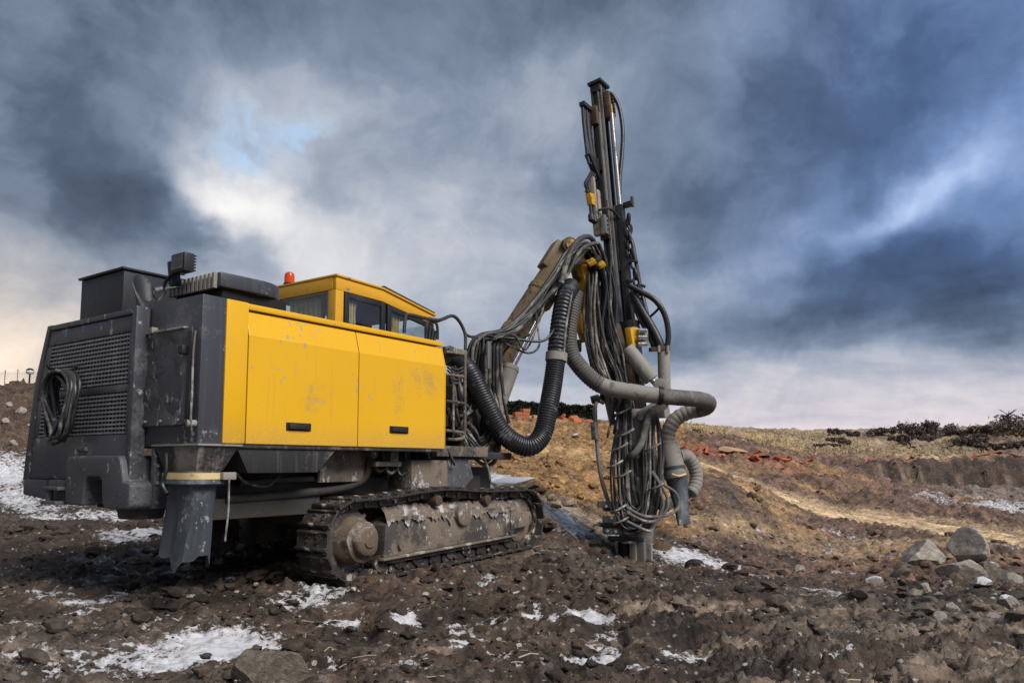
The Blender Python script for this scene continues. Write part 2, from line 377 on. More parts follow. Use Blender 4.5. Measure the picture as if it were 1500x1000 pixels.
rockmat('slab_sand', (.30, .235, .15), (.45, .37, .26), .25)

def groundmat():
    m, n, b, out = newmat('ground_soil')
    geo = n.node('ShaderNodeNewGeometry'); pos = geo.outputs['Position']
    at = n.node('ShaderNodeAttribute', attribute_name='soil').outputs['Color']
    sn = n.node('ShaderNodeAttribute', attribute_name='snow').outputs['Fac']
    d = n.vmath('DISTANCE', pos, (0, 0, 1.15)); farf = n.step(d, 10, 40)
    a = n.noise(pos, 1.4, 5, .62, .4); f = n.noise(pos, 11, 5, .68, .3); g = n.noise(pos, 60, 3, .65)
    st = n.noise(n.stretch(pos, (4, 20, 14)), 1.0, 5, .65, .6)     # smeared, dragged clay
    vn = n.node('ShaderNodeTexVoronoi'); n.set(vn.inputs['Vector'], pos); vn.inputs['Scale'].default_value = 18; v, vc = vn.outputs['Distance'], vn.outputs['Color']
    dark = n.mix(1, at, (.34, .31, .29), 'MULTIPLY'); light = n.mix(1, at, (2.1, 1.98, 1.84), 'MULTIPLY')
    c = n.mix(n.step(n.math('ADD', n.math('MULTIPLY', a, .5), n.math('MULTIPLY', f, .5)), .36, .66), dark, light)
    c = n.mix(n.math('MULTIPLY', n.step(st, .53, .66), n.math('ADD', .25, n.math('MULTIPLY', n.step(a, .42, .62), .6))), c, n.mix(1, at, (3.8, 3.5, 3.2), 'MULTIPLY'))
    # gravel flecks
    sc = n.node('ShaderNodeSeparateColor'); n.l.new(vc, sc.inputs[0])
    peb = n.math('MULTIPLY', n.step(v, .36, .26), n.step(sc.outputs[0], .80, .86))
    c = n.mix(n.math('MULTIPLY', peb, .8), c, n.mix(sc.outputs[1], (.16, .125, .09), (.46, .42, .37)))
    # wet clay glints
    wet = n.math('MULTIPLY', n.step(n.noise(pos, 3.1, 3, .6), .48, .64), n.math('SUBTRACT', 1.0, farf))
    # thin frost caught on the clods
    sp = n.node('ShaderNodeSeparateXYZ'); n.l.new(geo.outputs['Normal'], sp.inputs[0])
    s1 = n.math('ADD', sn, n.math('ADD', n.math('MULTIPLY', n.math('SUBTRACT', f, .5), 1.9), n.math('MULTIPLY', n.math('SUBTRACT', a, .5), .9)))
    s1 = n.math('ADD', s1, n.math('MULTIPLY', n.math('SUBTRACT', g, .5), .7))
    s1 = n.math('ADD', s1, n.math('MULTIPLY', n.math('SUBTRACT', sp.outputs[2], .95), .9))
    k = n.math('MULTIPLY', n.step(s1, .42, .54), n.step(sn, .02, .2))
    snc = n.mix(n.step(f, .3, .6), (.47, .445, .44), (.66, .655, .67))
    dirty = n.step(s1, .95, .45); snc = n.mix(n.math('MULTIPLY', dirty, .62), snc, (.27, .235, .215))
    c = n.mix(k, c, snc)
    n.set(b.inputs['Base Color'], c)
    rg = n.math('SUBTRACT', .88, n.math('MULTIPLY', wet, .50)); rg = n.math('MAXIMUM', rg, n.math('MULTIPLY', k, .7)); n.set(b.inputs['Roughness'], rg)
    h = n.math('ADD', n.math('MULTIPLY', f, .7), n.math('ADD', n.math('MULTIPLY', g, .22), n.math('MULTIPLY', st, .35)))
    h = n.math('ADD', h, n.math('MULTIPLY', peb, .12)); h = n.math('ADD', n.math('MULTIPLY', h, n.math('SUBTRACT', 1.0, n.math('MULTIPLY', k, .7))), n.math('MULTIPLY', k, .35))
    n.set(b.inputs['Normal'], n.bump(h, .85, .05))
groundmat()
def clodmat():
    m, n, b, out = newmat('clod_soil'); geo = n.node('ShaderNodeNewGeometry'); pos = geo.outputs['Position']
    at = n.node('ShaderNodeAttribute', attribute_name='soil').outputs['Color']
    f = n.noise(pos, 14, 6, .65); 
    c = n.mix(n.step(f, .35, .65), n.mix(1, at, (.55, .52, .5), 'MULTIPLY'), n.mix(1, at, (1.5, 1.45, 1.4), 'MULTIPLY'))
    n.set(b.inputs['Base Color'], c); b.inputs['Roughness'].default_value = .85
    n.set(b.inputs['Normal'], n.bump(n.noise(pos, 40, 5, .65), .8, .02))
clodmat()
def leafmat(name, a, b_):
    m, n, b, out = newmat(name); pos = n.node('ShaderNodeNewGeometry').outputs['Position']
    n.set(b.inputs['Base Color'], n.mix(n.step(n.noise(pos, 2.3, 5, .6), .35, .65), a, b_)); b.inputs['Roughness'].default_value = .8
leafmat('hedge_leaf', (.008, .013, .006), (.022, .032, .012)); leafmat('scrub_leaf', (.075, .055, .052), (.15, .115, .10))
leafmat('dry_grass', (.34, .24, .11), (.50, .40, .23)); leafmat('bark', (.05, .04, .03), (.09, .07, .055)); leafmat('straw', (.36, .29, .2), (.55, .48, .36))

# ------------------------------------------------------------------ mesh builder
def setsmooth(me, ang=35):
    me.polygons.foreach_set('use_smooth', [True]*len(me.polygons)); me.set_sharp_from_angle(angle=R(ang))
class MB:
    def __init__(s): s.v = []; s.f = []
    def add(s, vs, fs):
        o = len(s.v); s.v += [tuple(p) for p in vs]; s.f += [tuple(i+o for i in f) for f in fs]; return s
    def box(s, a0, a1, b0, b1, c0, c1):
        return s.add([(a0,b0,c0),(a1,b0,c0),(a1,b1,c0),(a0,b1,c0),(a0,b0,c1),(a1,b0,c1),(a1,b1,c1),(a0,b1,c1)],
                     [(0,3,2,1),(4,5,6,7),(0,1,5,4),(1,2,6,5),(2,3,7,6),(3,0,4,7)])
    def obox(s, c, X, Y, Z, hx, hy, hz):
        c = Vector(c); X = Vector(X)*hx; Y = Vector(Y)*hy; Z = Vector(Z)*hz
        P = [c-X-Y-Z, c+X-Y-Z, c+X+Y-Z, c-X+Y-Z, c-X-Y+Z, c+X-Y+Z, c+X+Y+Z, c-X+Y+Z]
        return s.add(P, [(0,3,2,1),(4,5,6,7),(0,1,5,4),(1,2,6,5),(2,3,7,6),(3,0,4,7)])
    def prism(s, poly, axis, a, b):
        def m(p, h): return {'u': (h, p[0], p[1]), 'v': (p[0], h, p[1]), 'w': (p[0], p[1], h)}[axis]
        n = len(poly); vs = [m(p, a) for p in poly]+[m(p, b) for p in poly]
        return s.add(vs, [tuple(range(n))[::-1], tuple(range(n, 2*n))]+[(i, (i+1) % n, n+(i+1) % n, n+i) for i in range(n)])
    def loft(s, rings, cap=True):
        n = len(rings[0]); vs = [p for r in rings for p in r]; fs = []
        for k in range(len(rings)-1):
            for i in range(n): fs.append((k*n+i, k*n+(i+1) % n, (k+1)*n+(i+1) % n, (k+1)*n+i))
        if cap: fs += [tuple(range(n))[::-1], tuple(range((len(rings)-1)*n, len(rings)*n))]
        return s.add(vs, fs)
    def cyl(s, p0, p1, r0, r1=None, n=20, cap=True):
        p0 = Vector(p0); p1 = Vector(p1); r1 = r0 if r1 is None else r1
        z = (p1-p0).normalized(); x = z.orthogonal().normalized(); y = z.cross(x)
        ring = lambda c, r: [c+(x*math.cos(t)+y*math.sin(t))*r for t in [2*math.pi*i/n for i in range(n)]]
        return s.loft([ring(p0, r0), ring(p1, r1)], cap)
    def lathe(s, p0, axis, prof, n=24):
        p0 = Vector(p0); z = Vector(axis).normalized(); x = z.orthogonal().normalized(); y = z.cross(x)
        return s.loft([[p0+z*h+(x*math.cos(2*math.pi*i/n)+y*math.sin(2*math.pi*i/n))*r for i in range(n)] for h, r in prof])
    def tube(s, pts, r, n=10, sub=6, corr=None, jitter=0.0):
        P = spline(pts, sub) if sub > 1 else [Vector(p) for p in pts]
        if corr:                                # resample by arc length for the ribs
            d = [0]
            for i in range(1, len(P)): d.append(d[-1]+(P[i]-P[i-1]).length)
            m = max(8, int(d[-1]/corr[0]*3)); Q = []; j = 0
            for i in range(m+1):
                t = d[-1]*i/m
                while j < len(d)-2 and d[j+1] < t: j += 1
                k = (t-d[j])/max(1e-9, d[j+1]-d[j]); Q.append(P[j].lerp(P[j+1], k))
            P = Q
        rings = []; x = None
        for i, p in enumerate(P):
            z = (P[min(i+1, len(P)-1)]-P[max(i-1, 0)]).normalized()
            x = z.orthogonal().normalized() if x is None else (x-z*x.dot(z)).normalized()
            y = z.cross(x); rr = r(i/(len(P)-1)) if callable(r) else r
            if corr: rr *= (1.0, 1.0, 1-corr[1])[i % 3]
            rings.append([p+(x*math.cos(2*math.pi*k/n)+y*math.sin(2*math.pi*k/n))*rr for k in range(n)])
        return s.loft(rings)
    def build(s, name, mat, parent=None, bevel=0.0, smooth=35, seg=2, mesh=None):
        me = bpy.data.meshes.new(name); me.from_pydata([tuple(p) for p in s.v], [], s.f)
        bm = bmesh.new(); bm.from_mesh(me); bmesh.ops.recalc_face_normals(bm, faces=bm.faces)
        if bevel:
            es = [e for e in bm.edges if len(e.link_faces) == 2 and e.calc_face_angle(0) > R(40)]
            bmesh.ops.bevel(bm, geom=es, offset=bevel, segments=seg, profile=.6, affect='EDGES', clamp_overlap=True)
        bm.to_mesh(me); bm.free(); setsmooth(me, smooth)
        me.materials.append(MATS[mat]); o = bpy.data.objects.new(name, me); COL.objects.link(o)
        if parent: o.parent = parent
        return o
def spline(pts, sub=6):
    P = [Vector(p) for p in pts]; out = []
    for i in range(len(P)-1):
        a, b, c, d = P[max(i-1, 0)], P[i], P[i+1], P[min(i+2, len(P)-1)]
        for k in range(sub):
            t = k/sub; out.append(.5*((2*b)+(c-a)*t+(2*a-5*b+4*c-d)*t*t+(3*b-a-3*c+d)*t**3))
    out.append(P[-1]); return out
def tag(o, label=None, cat=None, group=None, kind=None):
    for k, v in (('label', label), ('category', cat), ('group', group), ('kind', kind)):
        if v: o[k] = v
    return o
def empty(name, loc_=(0, 0, 0), rz=0):
    o = bpy.data.objects.new(name, None); COL.objects.link(o); o.location = loc_; o.rotation_euler = (0, 0, rz); o.empty_display_size = .3; return o
def meshobj(name, V, F, mat, parent=None):
    me = bpy.data.meshes.new(name); V = np.asarray(V, np.float32); F = np.asarray(F, np.int32); k = F.shape[1]
    me.vertices.add(len(V)); me.vertices.foreach_set('co', V.ravel()); me.loops.add(F.size); me.loops.foreach_set('vertex_index', F.ravel())
    me.polygons.add(len(F)); me.polygons.foreach_set('loop_start', np.arange(0, F.size, k, dtype=np.int32))
    me.update(calc_edges=True); me.materials.append(MATS[mat]); o = bpy.data.objects.new(name, me); COL.objects.link(o)
    if parent: o.parent = parent
    return o

# ------------------------------------------------------------------ ground sheet
def soil_color(x, y):
    r = np.hypot(x, y); th = np.degrees(np.arctan2(x, y))
    n1 = fbm(x*.25, y*.25, 4, .55, seed=40); n2 = fbm(x*.08, y*.08, 4, .55, seed=50)
    mud = np.array([.050, .034, .0235]); och = np.array([.225, .130, .050]); mauve = np.array([.118, .074, .052])
    brown = np.array([.135, .085, .045]); gold = np.array([.40, .29, .14]); road = np.array([.50, .37, .215]); red = np.array([.30, .11, .055]); pale = np.array([.40, .34, .27])
    c = np.broadcast_to(mud, (len(x), 3)).copy()
    def mixin(m, col): nonlocal c; m = np.clip(m, 0, 1)[:, None]; c = c*(1-m)+col*m
    mixin(sstep(r+3*n1, 11.5, 15)*sstep(th, -6, 0)*(1-sstep(th, 11.5, 15)), och)
    mixin(sstep(r+3*n1, 11, 14)*sstep(th, 11.5, 15), mauve)
    mixin(.8*sstep(r+5*n1, 20, 27)*(1-sstep(th, -14, -6)), np.array([.075, .050, .033]))
    mixin(.75*sstep(n1, .12, .45)*sstep(r, 14, 18)*sstep(th, -6, 0), np.array([.27, .17, .08]))
    mixin(.92*sstep(th+6*n1, 13, 15.5)*(1-sstep(th+8*n1, 21, 25))*sstep(r+1.5*n1, 13.8, 15)*(1-sstep(r+2*n1, 18.0, 20.0)), np.array([.085, .057, .040]))
    d, s = poly_dist(x, y, ROAD); mixin((1-sstep(d+.5*n1, 1.1, 2.5))*(.75+.25*np.sin(d*7)), road)
    # faint tracks on the terrace in front of the dark bank
    A, B = dep(1020, 805, 15.5)[:2], dep(1420, 792, 17.5)[:2]; d2, t2 = seg_dist(x, y, A, B); mixin(.7*(1-sstep(d2+.4*n1, .3, .9)), np.array([.28, .2, .115]))
    A, B = dep(760, 660, 24)[:2], dep(880, 690, 21)[:2]; d2, t2 = seg_dist(x, y, A, B); mixin(.8*(1-sstep(d2+.8*n1, .6, 2.2)), np.array([.36, .235, .11]))
    mixin(.42*(1-sstep(np.hypot((x-dep(1100, 668, 33)[0])/6, (y-34)/2.5)+.5*n1, .4, 1.1)), red)
    mixin(.6*sstep(x, WALL[0, 0]+1, WALL[1, 0]+4)*sstep(y, 46, 48)*(1-sstep(y, 52, 60)), np.array([.27, .155, .10]))
    mixin(sstep(r+14*n2+4*n1, 54, 66)*sstep(th, 9, 12), gold*.9)
    mixin(.85*sstep(r+10*n2, 52, 62)*sstep(th+10*n2, 17, 21), np.array([.245, .185, .125]))
    mixin(.5*sstep(n1, .1, .4)*sstep(r, 50, 60)*sstep(th, 18, 22), np.array([.42, .36, .27]))
    mixin(.55*sstep(n2, .0, .3)*sstep(r, 60, 75)*sstep(th, 18, 22), np.array([.17, .125, .09]))
    mixin(sstep(r, 45, 60)*(1-sstep(th, 9, 12)), brown)
    wm = sstep(x, WALL[0, 0]-.5, WALL[1, 0])*sstep(y-wall_y(x), -1.9, -1.3)*(1-sstep(y-wall_y(x), .2, .7)); mixin(.95*wm, np.array([.034, .023, .018]))
    mixin(.6*wm*sstep(perlin(x*2.1, y*.0+.4, 55), .05, .3)*(1-sstep(y-wall_y(x), -.5, -.1)), np.array([.17, .12, .085]))
    qs = ground_at(840, 765); mixin(.8*(1-sstep(np.hypot((x-qs[0])/1.1, (y-qs[1])/1.0)+.4*n1, .5, 1.0)), np.array([.36, .29, .20]))
    pf = sstep(x, dep(1330, 720, 40)[0], dep(1400, 720, 40)[0])*sstep(y, 34, 37)*(1-sstep(y-wall_y(x), -2.5, -1.2)); mixin(.75*pf, np.array([.17, .145, .13]))
    mixin(.8*np.exp(-(((x-dep(1512, 660, 62)[0])/6.5)**2+((y-62)/5.5)**2)*.8), np.array([.26, .20, .14]))
    mixin(.75*sstep(perlin(x*.16, y*.1, 81)+.5*n1, .12, .32)*sstep(r, 58, 66)*sstep(th, 14, 18), np.array([.085, .062, .05]))
    # pale dry dust patches near the camera, right of the centre
    mixin(.45*sstep(n1, .10, .42)*(1-sstep(r, 8, 11)), np.array([.15, .125, .10]))
    n3 = fbm(x*.8+3, y*1.7, 4, .6, seed=90); mixin(.75*sstep(n3, .02, .40)*sstep(th, 2, 10)*(1-sstep(r, 6.5, 10)), np.array([.19, .15, .112]))
    mixin(.55*sstep(n3, .15, .5)*(1-sstep(th, 2, 8))*(1-sstep(r, 7, 10)), np.array([.13, .105, .085]))
    mixin(.7*sstep(-n3, .05, .40)*(1-sstep(r, 9, 13)), np.array([.030, .021, .015]))
    return np.clip(c, .01, 1)
PATCH = []
def patch(px, py, wx, wy, amt=1.0):
    p = ground_at(px, py); d = float(np.hypot(p[0], p[1])); h = max(.35, CAM[2]-p[2]); PATCH.append((p[0], p[1], wx*d/FPX, max(.15, min(wy*d*d/(FPX*h), wx*d/FPX*2.2)), amt))
for a in [(315,948,100,24,.92),(240,962,110,24,.75),(120,962,150,28,.45),(60,930,110,20,.35),(850,905,46,11,.95),(790,902,36,10,.85),(470,880,62,20,.62),(430,890,60,20,.55),
          (600,912,36,8,.75),(510,925,46,10,.6),(680,925,30,10,.7),(690,945,34,12,.55),(870,985,60,10,.75),(930,990,70,10,.5),(735,860,22,9,.6),(755,872,16,7,.7),
          (90,762,50,7,.62),(175,758,70,11,.66),(205,786,50,14,.66),(30,735,50,6,.6),(8,697,36,9,.8),(60,748,50,7,.55),(15,720,40,5,.6),
          (720,706,60,9,.8),(835,768,44,7,.66),(795,748,30,6,.6),(1000,815,52,12,.80),(1050,828,56,9,.66),(962,806,22,6,.62),(1120,850,60,10,.5),(1190,872,60,8,.6),(1230,885,50,8,.55),
          (1165,850,24,6,.7),(1460,745,60,8,.6),(1400,738,60,8,.5),(1300,820,80,10,.18),(1440,870,90,18,.25),(1380,905,100,14,.25),(1100,880,80,14,.3),(1060,960,120,20,.22),(560,985,120,12,.3),(350,850,60,10,.35)]: patch(*a)
_gs = random.Random(31)
for _ in range(70):
    patch(_gs.uniform(-30, 1250), _gs.uniform(862, 1010), _gs.uniform(14, 46), _gs.uniform(3, 8), _gs.uniform(.30, .62))
for _ in range(26):
    patch(_gs.uniform(780, 1500), _gs.uniform(780, 880), _gs.uniform(12, 34), _gs.uniform(2, 5), _gs.uniform(.3, .55))
def snow_mask(x, y):
    s = np.zeros_like(x); wx = x+.25*perlin(x*1.3, y*1.3, 60)+.08*perlin(x*4, y*4, 61); wy = y+.25*perlin(x*1.3, y*1.3, 62)+.08*perlin(x*4, y*4, 63)
    for px, py, rx, ry, a in PATCH:
        m = max(rx, ry)*2.2+.2; ix = np.nonzero((np.abs(x-px) < m) & (np.abs(y-py) < m))[0]
        if not len(ix): continue
        rr = math.hypot(px, py); tx, ty = px/rr, py/rr       # long axis across the sight line
        dx, dy = wx[ix]-px, wy[ix]-py; al = dx*tx+dy*ty; ac = dx*ty-dy*tx
        s[ix] = np.maximum(s[ix], a*np.exp(-.9*((ac/rx)**2+(al/ry)**2)**1.3))
    # a little old snow in the hollows of the whole pad
    return s
def build_ground():
    th = np.concatenate([np.radians(np.linspace(-180, -52, 40, endpoint=False)), np.radians(np.arange(-52, 52, .145)), np.radians(np.linspace(52, 180, 41))])
    r = [1.0]
    while r[-1] < 9: r.append(r[-1]*1.0055)
    while r[-1] < 60: r.append(r[-1]*1.0062)
    while r[-1] < 1500: r.append(r[-1]*1.03)
    r = np.array(r); T, RR = np.meshgrid(th, r); x = (RR*np.sin(T)).ravel(); y = (RR*np.cos(T)).ravel()
    sm = snow_mask(x, y); z = height(x, y, True, 1-.8*np.clip(sm*1.4-.3, 0, 1))
    nt, nr = len(th), len(r)
    i = np.arange(nr-1)[:, None]*nt+np.arange(nt-1)[None]; i = i.ravel()
    F = np.stack([i, i+1, i+nt+1, i+nt], 1)[:, ::-1]
    V = np.stack([x, y, z], 1)
    # close the middle
    c = len(V); V = np.vstack([V, [[0, 0, z[:nt].mean()]]])
    o = meshobj('ground', V, F, 'ground_soil'); me = o.data
    xs, ys = V[:, 0], V[:, 1]
    ca = me.color_attributes.new('soil', 'FLOAT_COLOR', 'POINT'); col = np.ones((len(V), 4), np.float32); col[:, :3] = soil_color(xs, ys); ca.data.foreach_set('color', col.ravel())
    sa = me.attributes.new('snow', 'FLOAT', 'POINT'); sa.data.foreach_set('value', np.append(sm, 0).astype(np.float32))
    me.polygons.foreach_set('use_smooth', [True]*len(me.polygons))
    return tag(o, kind='structure')
build_ground()

# ================================================================== DRILL RIG
rig = empty('drill_rig', tuple(ORG), math.pi/2-TH)
tag(rig, 'yellow and charcoal tracked drill rig with tall raised drilling mast on muddy ground', 'drill rig')

# ---- housing core, deck
H0, H1 = 1.32, 2.495
MB().box(-1.46, 1.24, .07, 2.43, 1.34, 2.41).build('engine_housing', 'black_paint', rig, .01)
MB().box(-1.46, 1.24, .16, 2.40, 2.412, 2.45).build('deck_plate', 'charcoal', rig, .006)
MB().box(-1.472, -1.262, -.004, .06, H0, H1).build('corner_panel', 'yellow', rig, .012)
def door_panel(u0, u1):
    sec = [(-.002, H0), (-.002, 2.222), (.055, 2.432), (.095, 2.432), (.06, 2.2), (.06, H0)]
    return MB().prism(sec, 'u', u0, u1).build('side_door', 'yellow', rig, .006, smooth=9)
for u0, u1, hu, hw in ((-1.252, -.012, -.716, 1.48), (-.002, 1.272, .555, 1.50)):
    d = door_panel(u0, u1)
    MB().box(hu-.135, hu+.135, -.012, .01, hw-.035, hw+.035).build('handle_recess', 'void', d, .006)
    MB().box(hu-.115, hu+.10, -.030, -.010, hw-.022, hw+.024).build('handle', 'black_paint', d, .008)
MB().box(-1.25, 1.262, .030, .17, 2.446, 2.497).build('top_rail', 'yellow', rig, .010)
MB().prism([(0.0, H0), (0.0, 2.222), (.057, 2.44), (.5, 2.44), (.5, H0)], 'u', 1.276, 1.288).build('end_panel', 'yellow', rig, .003)
MB().box(-1.46, 1.27, .01, .11, 1.285, 1.316).build('sill_beam', 'skirt_steel', rig, .006)
# far side wall, seen from the side only
MB().box(-1.5, 1.25, 2.435, 2.50, 1.32, 2.44).build('side_wall', 'yellow', rig, .01)

# ---- dust collector cabinet at the rear corner
cabinet = MB().box(-1.69, -1.474, 0.0, .90, 1.31, 2.497).build('dust_cabinet', 'charcoal', rig, .012)
V = []; F = []; NI = NJ = 36                      # dented access panel
for j in range(NJ+1):
    for i in range(NI+1):
        a_, b_ = i/NI, j/NJ; e = min(1, 6*min(a_, 1-a_, b_, 1-b_)); v_ = .12+.69*a_; w_ = 1.465+.77*b_
        dn = mnoise.fractal(Vector((v_*5, w_*4, 3.3)), 1.0, 2.0, 3)
        V.append((-1.72+.024*dn*e-.02*e*math.exp(-((v_-.4)**2+(w_-1.9)**2)*20)*(-1), v_, w_))
for j in range(NJ):
    for i in range(NI): a_ = j*(NI+1)+i; F.append((a_, a_+NI+1, a_+NI+2, a_+1))
ap = MB().add(V, F).build('access_panel', 'charcoal_dent', cabinet, smooth=60)
MB().box(-1.705, -1.688, .11, .82, 1.458, 2.242).build('panel_frame', 'charcoal', cabinet, .006)
for v_ in (.22, .47, .70): MB().cyl((-1.735, v_, 1.50), (-1.70, v_, 1.50), .011, n=8).build('bolt', 'dusty_steel', cabinet)
MB().box(-1.735, -1.69, .06, .12, 1.50, 2.20).build('hinge_strip', 'black_paint', cabinet, .008)
MB().tube([(-1.715, .045, 2.20), (-1.73, .04, 2.0), (-1.72, .05, 1.7), (-1.735, .03, 1.5), (-1.71, .05, 1.40)], .009, 6).build('cable', 'hose_pale', cabinet)
MB().box(-1.77, -1.71, .13, .20, 2.02, 2.09).build('latch', 'black_paint', cabinet, .008)
MB().cyl((-1.75, .06, 1.47), (-1.66, .03, 1.47), .028, n=14).build('pipe_stub', 'dusty_steel', cabinet)
MB().box(-1.745, -1.69, .62, .66, 2.235, 2.285).build('latch', 'dusty_steel', cabinet, .006)
MB().box(-1.735, -1.69, .18, .78, 2.232, 2.25).build('drip_edge', 'dusty_steel', cabinet, .004)

# ---- radiator door across the rear, grilles, post
RU = -1.80
def frame_with_holes(name, outer_left, mat):
    return None
rd = empty('radiator_door', (0, 0, 0)); rd.parent = rig
rw0, rw1 = 1.02, 2.40
def lv(wv): return float(np.interp(wv, [.85, 1.0, 1.90, 2.42], [2.60, 2.55, 2.45, 2.27]))
GA = (1.825, 2.26); GB = (1.40, 1.755); GR = .87
def slab(mb, w0, w1, va, vb, u0=RU, u1=RU+.05):
    """a strip of the door between two heights; va / vb may be functions of height"""
    f = lambda q, ww: q(ww) if callable(q) else q
    P = [(f(va, w0), w0), (f(vb, w0), w0), (f(vb, w1), w1), (f(va, w1), w1)]
    return mb.prism(P, 'u', u0, u1)
GL = lambda ww: lv(ww)-.10
m = MB(); slab(m, rw0, GB[0], .81, lv); m.build('lower_panel', 'charcoal', rd, .008)
m = MB(); slab(m, GB[1]+.003, GA[0]-.003, .81, lv); m.build('middle_rail', 'charcoal', rd, .008)
m = MB(); slab(m, GA[1]+.003, rw1, .81, lv); m.build('upper_panel', 'charcoal', rd, .008)
for g in (GA, GB):
    m = MB(); slab(m, g[0], g[1], .81, GR-.004); m.build('stile', 'charcoal', rd, .004)
    m = MB(); slab(m, g[0], g[1], GL, lv); m.build('stile', 'charcoal', rd, .004)
    m = MB(); nv = 26; nh = int((g[1]-g[0])/.037)
    for i in range(1, nv):
        t = i/nv; va = GR+(GL(g[0])-GR)*t; vb = GR+(GL(g[1])-GR)*t
        m.prism([(va-.006, g[0]-.01), (va+.006, g[0]-.01), (vb+.006, g[1]+.01), (vb-.006, g[1]+.01)], 'u', RU+.012, RU+.022)
    for i in range(nh+1):
        wv = g[0]+(g[1]-g[0])*(i+.5)/(nh+1); m.box(RU+.002, RU+.012, GR-.01, GL(wv)+.01, wv-.008, wv+.008)
    m.build('grille', 'grille', rd)
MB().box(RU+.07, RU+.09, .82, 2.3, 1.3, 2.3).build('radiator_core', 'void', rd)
MB().box(RU-.035, RU, 1.45, 1.60, 1.265, 1.305).build('door_handle', 'charcoal', rd, .01)
MB().box(RU-.02, -1.695, .735, .803, 1.0, 2.47).build('rear_post', 'charcoal', rig, .014)
MB().prism([(lv(rw0)+.004, 1.0), (lv(1.9)+.004, 1.9), (lv(2.42)+.004, 2.42), (lv(2.42)-.03, 2.46), (lv(2.42)+.06, 2.46), (lv(1.9)+.09, 1.9), (2.66, 1.0)], 'u', RU-.01, -1.45).build('side_cheek', 'charcoal', rig, .01)
MB().box(RU-.015, -1.46, .806, 2.25, 2.404, 2.455).build('top_ledge', 'charcoal', rig, .012)
# ---- counterweight with its notch
cw = [(2.56, 1.01), (.56, 1.01), (.50, .80), (.545, .775), (.98, .775), (1.02, .83), (1.03, 1.0-.07), (1.25, .93), (1.28, .85), (1.30, .78), (1.62, .80), (2.50, .865)]
m = MB(); m.prism([(2.62, .864), (1.80, .80), (1.80, 1.013), (2.62, 1.013)], 'u', RU-.02, -1.45)
m.build('counterweight', 'charcoal', rig, .02)
hump = [(v_+.02, w_) for v_, w_ in [(.62, .79), (.97, .79), (1.02, .82), (1.04, 1.01), (1.075, 1.045), (1.28, 1.045), (1.315, 1.01), (1.35, .80), (1.62, .80), (1.65, .84), (1.66, 1.18), (1.62, 1.225), (.80, 1.225), (.76, 1.18), (.71, 1.012), (.62, 1.005), (.59, .98), (.59, .82)]]
MB().prism(hump, 'u', RU-.075, -1.55).build('tow_hump', 'charcoal', rig, .022, seg=3)
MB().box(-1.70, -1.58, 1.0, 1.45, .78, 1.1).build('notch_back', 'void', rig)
m = MB().box(RU-.13, RU-.02, 1.70, 1.98, .925, .955).box(RU-.13, RU-.02, 1.72, 2.0, .80, .83).cyl((RU-.09, 1.92, .81), (RU-.09, 1.92, .94), .03)
m.build('tow_bracket', 'charcoal', rig, .006)
MB().tube([(RU-.10, 1.92, .955), (RU-.11, 1.92, 1.02), (RU-.08, 1.86, 1.04), (RU-.08, 1.80, .96)], .007, 6).build('safety_wire', 'hose_black', rig)
MB().box(-1.69, -1.50, .59, .645, .79, 1.29).build('corner_bracket', 'charcoal', rig, .008)
for wv in (.84, 1.0, 1.14):
    for uu in (-1.66, -1.54): MB().cyl((uu, .592, wv), (uu, .578, wv), .016, n=8).build('bolt', 'dusty_steel', rig)
MB().cyl((-1.62, .88, .70), (-1.62, .88, .79), .17, .19, n=24).build('drain_cup', 'under_steel', rig, .012)

# ---- hopper, strap, rubber chute
def rect(u0, u1, v0, v1, ww): return [(u0, v0, ww), (u1, v0, ww), (u1, v1, ww), (u0, v1, ww)]
MB().loft([rect(-1.695, -1.325, -.03, .60, 1.305), rect(-1.68, -1.44, .02, .46, 1.10)]).build('hopper', 'skirt_steel', rig, .01)
MB().box(-1.71, -1.31, -.045, .62, 1.296, 1.312).build('hopper_flange', 'dusty_steel', rig, .004)
def rrect(cu, cv, a, b, ww, tw=0, p=3.2, n=36, wav=0, ph=0):
    out = []
    for i in range(n):
        t = 2*math.pi*i/n; c, s = math.cos(t), math.sin(t); k = (abs(c)**p+abs(s)**p)**(-1/p); rr = 1+wav*math.sin(5*t+ph)+.6*wav*math.sin(9*t+2.1*ph)
        out.append((cu+a*k*c*rr, cv+b*k*s*rr, ww))
    return out
ct = (-1.56, .24)
m = MB(); rings = []
for k in range(15):
    t = k/14; ww = 1.10-.71*t
    a = .135-.025*math.sin(t*3)+.01*t; b = .228-.035*t
    rg = rrect(ct[0]-.02*t, ct[1]+.02*t, a*(1+(.10 if k < 2 else 0)), b*(1+(.06 if k < 2 else 0)), ww, wav=.01+.105*min(1, t*1.4), ph=1.2+1.1*t)
    if k == 14: rg = [(x, y, z+.055*math.sin(3*math.atan2(y-ct[1], x-ct[0])+.6)+.03*math.sin(7*math.atan2(y-ct[1], x-ct[0]))) for x, y, z in rg]
    rings.append(rg)
inner = [[(ct[0]+(x-ct[0])*.95, ct[1]+(y-ct[1])*.95, z) for x, y, z in rg] for rg in rings[::-1]]
m.loft(rings+inner, cap=False); m.build('rubber_chute', 'rubber', rig, smooth=50)
m = MB(); m.loft([rrect(ct[0], ct[1], .172, .272, 1.085), rrect(ct[0], ct[1], .174, .274, 1.035)]); m.build('strap', 'strap', rig, smooth=60)
m = MB(); m.loft([rrect(ct[0], ct[1], .176, .276, 1.033), rrect(ct[0], ct[1], .186, .286, 1.0), rrect(ct[0], ct[1], .17, .27, .985)]); m.build('chute_collar', 'rubber', rig, smooth=60)
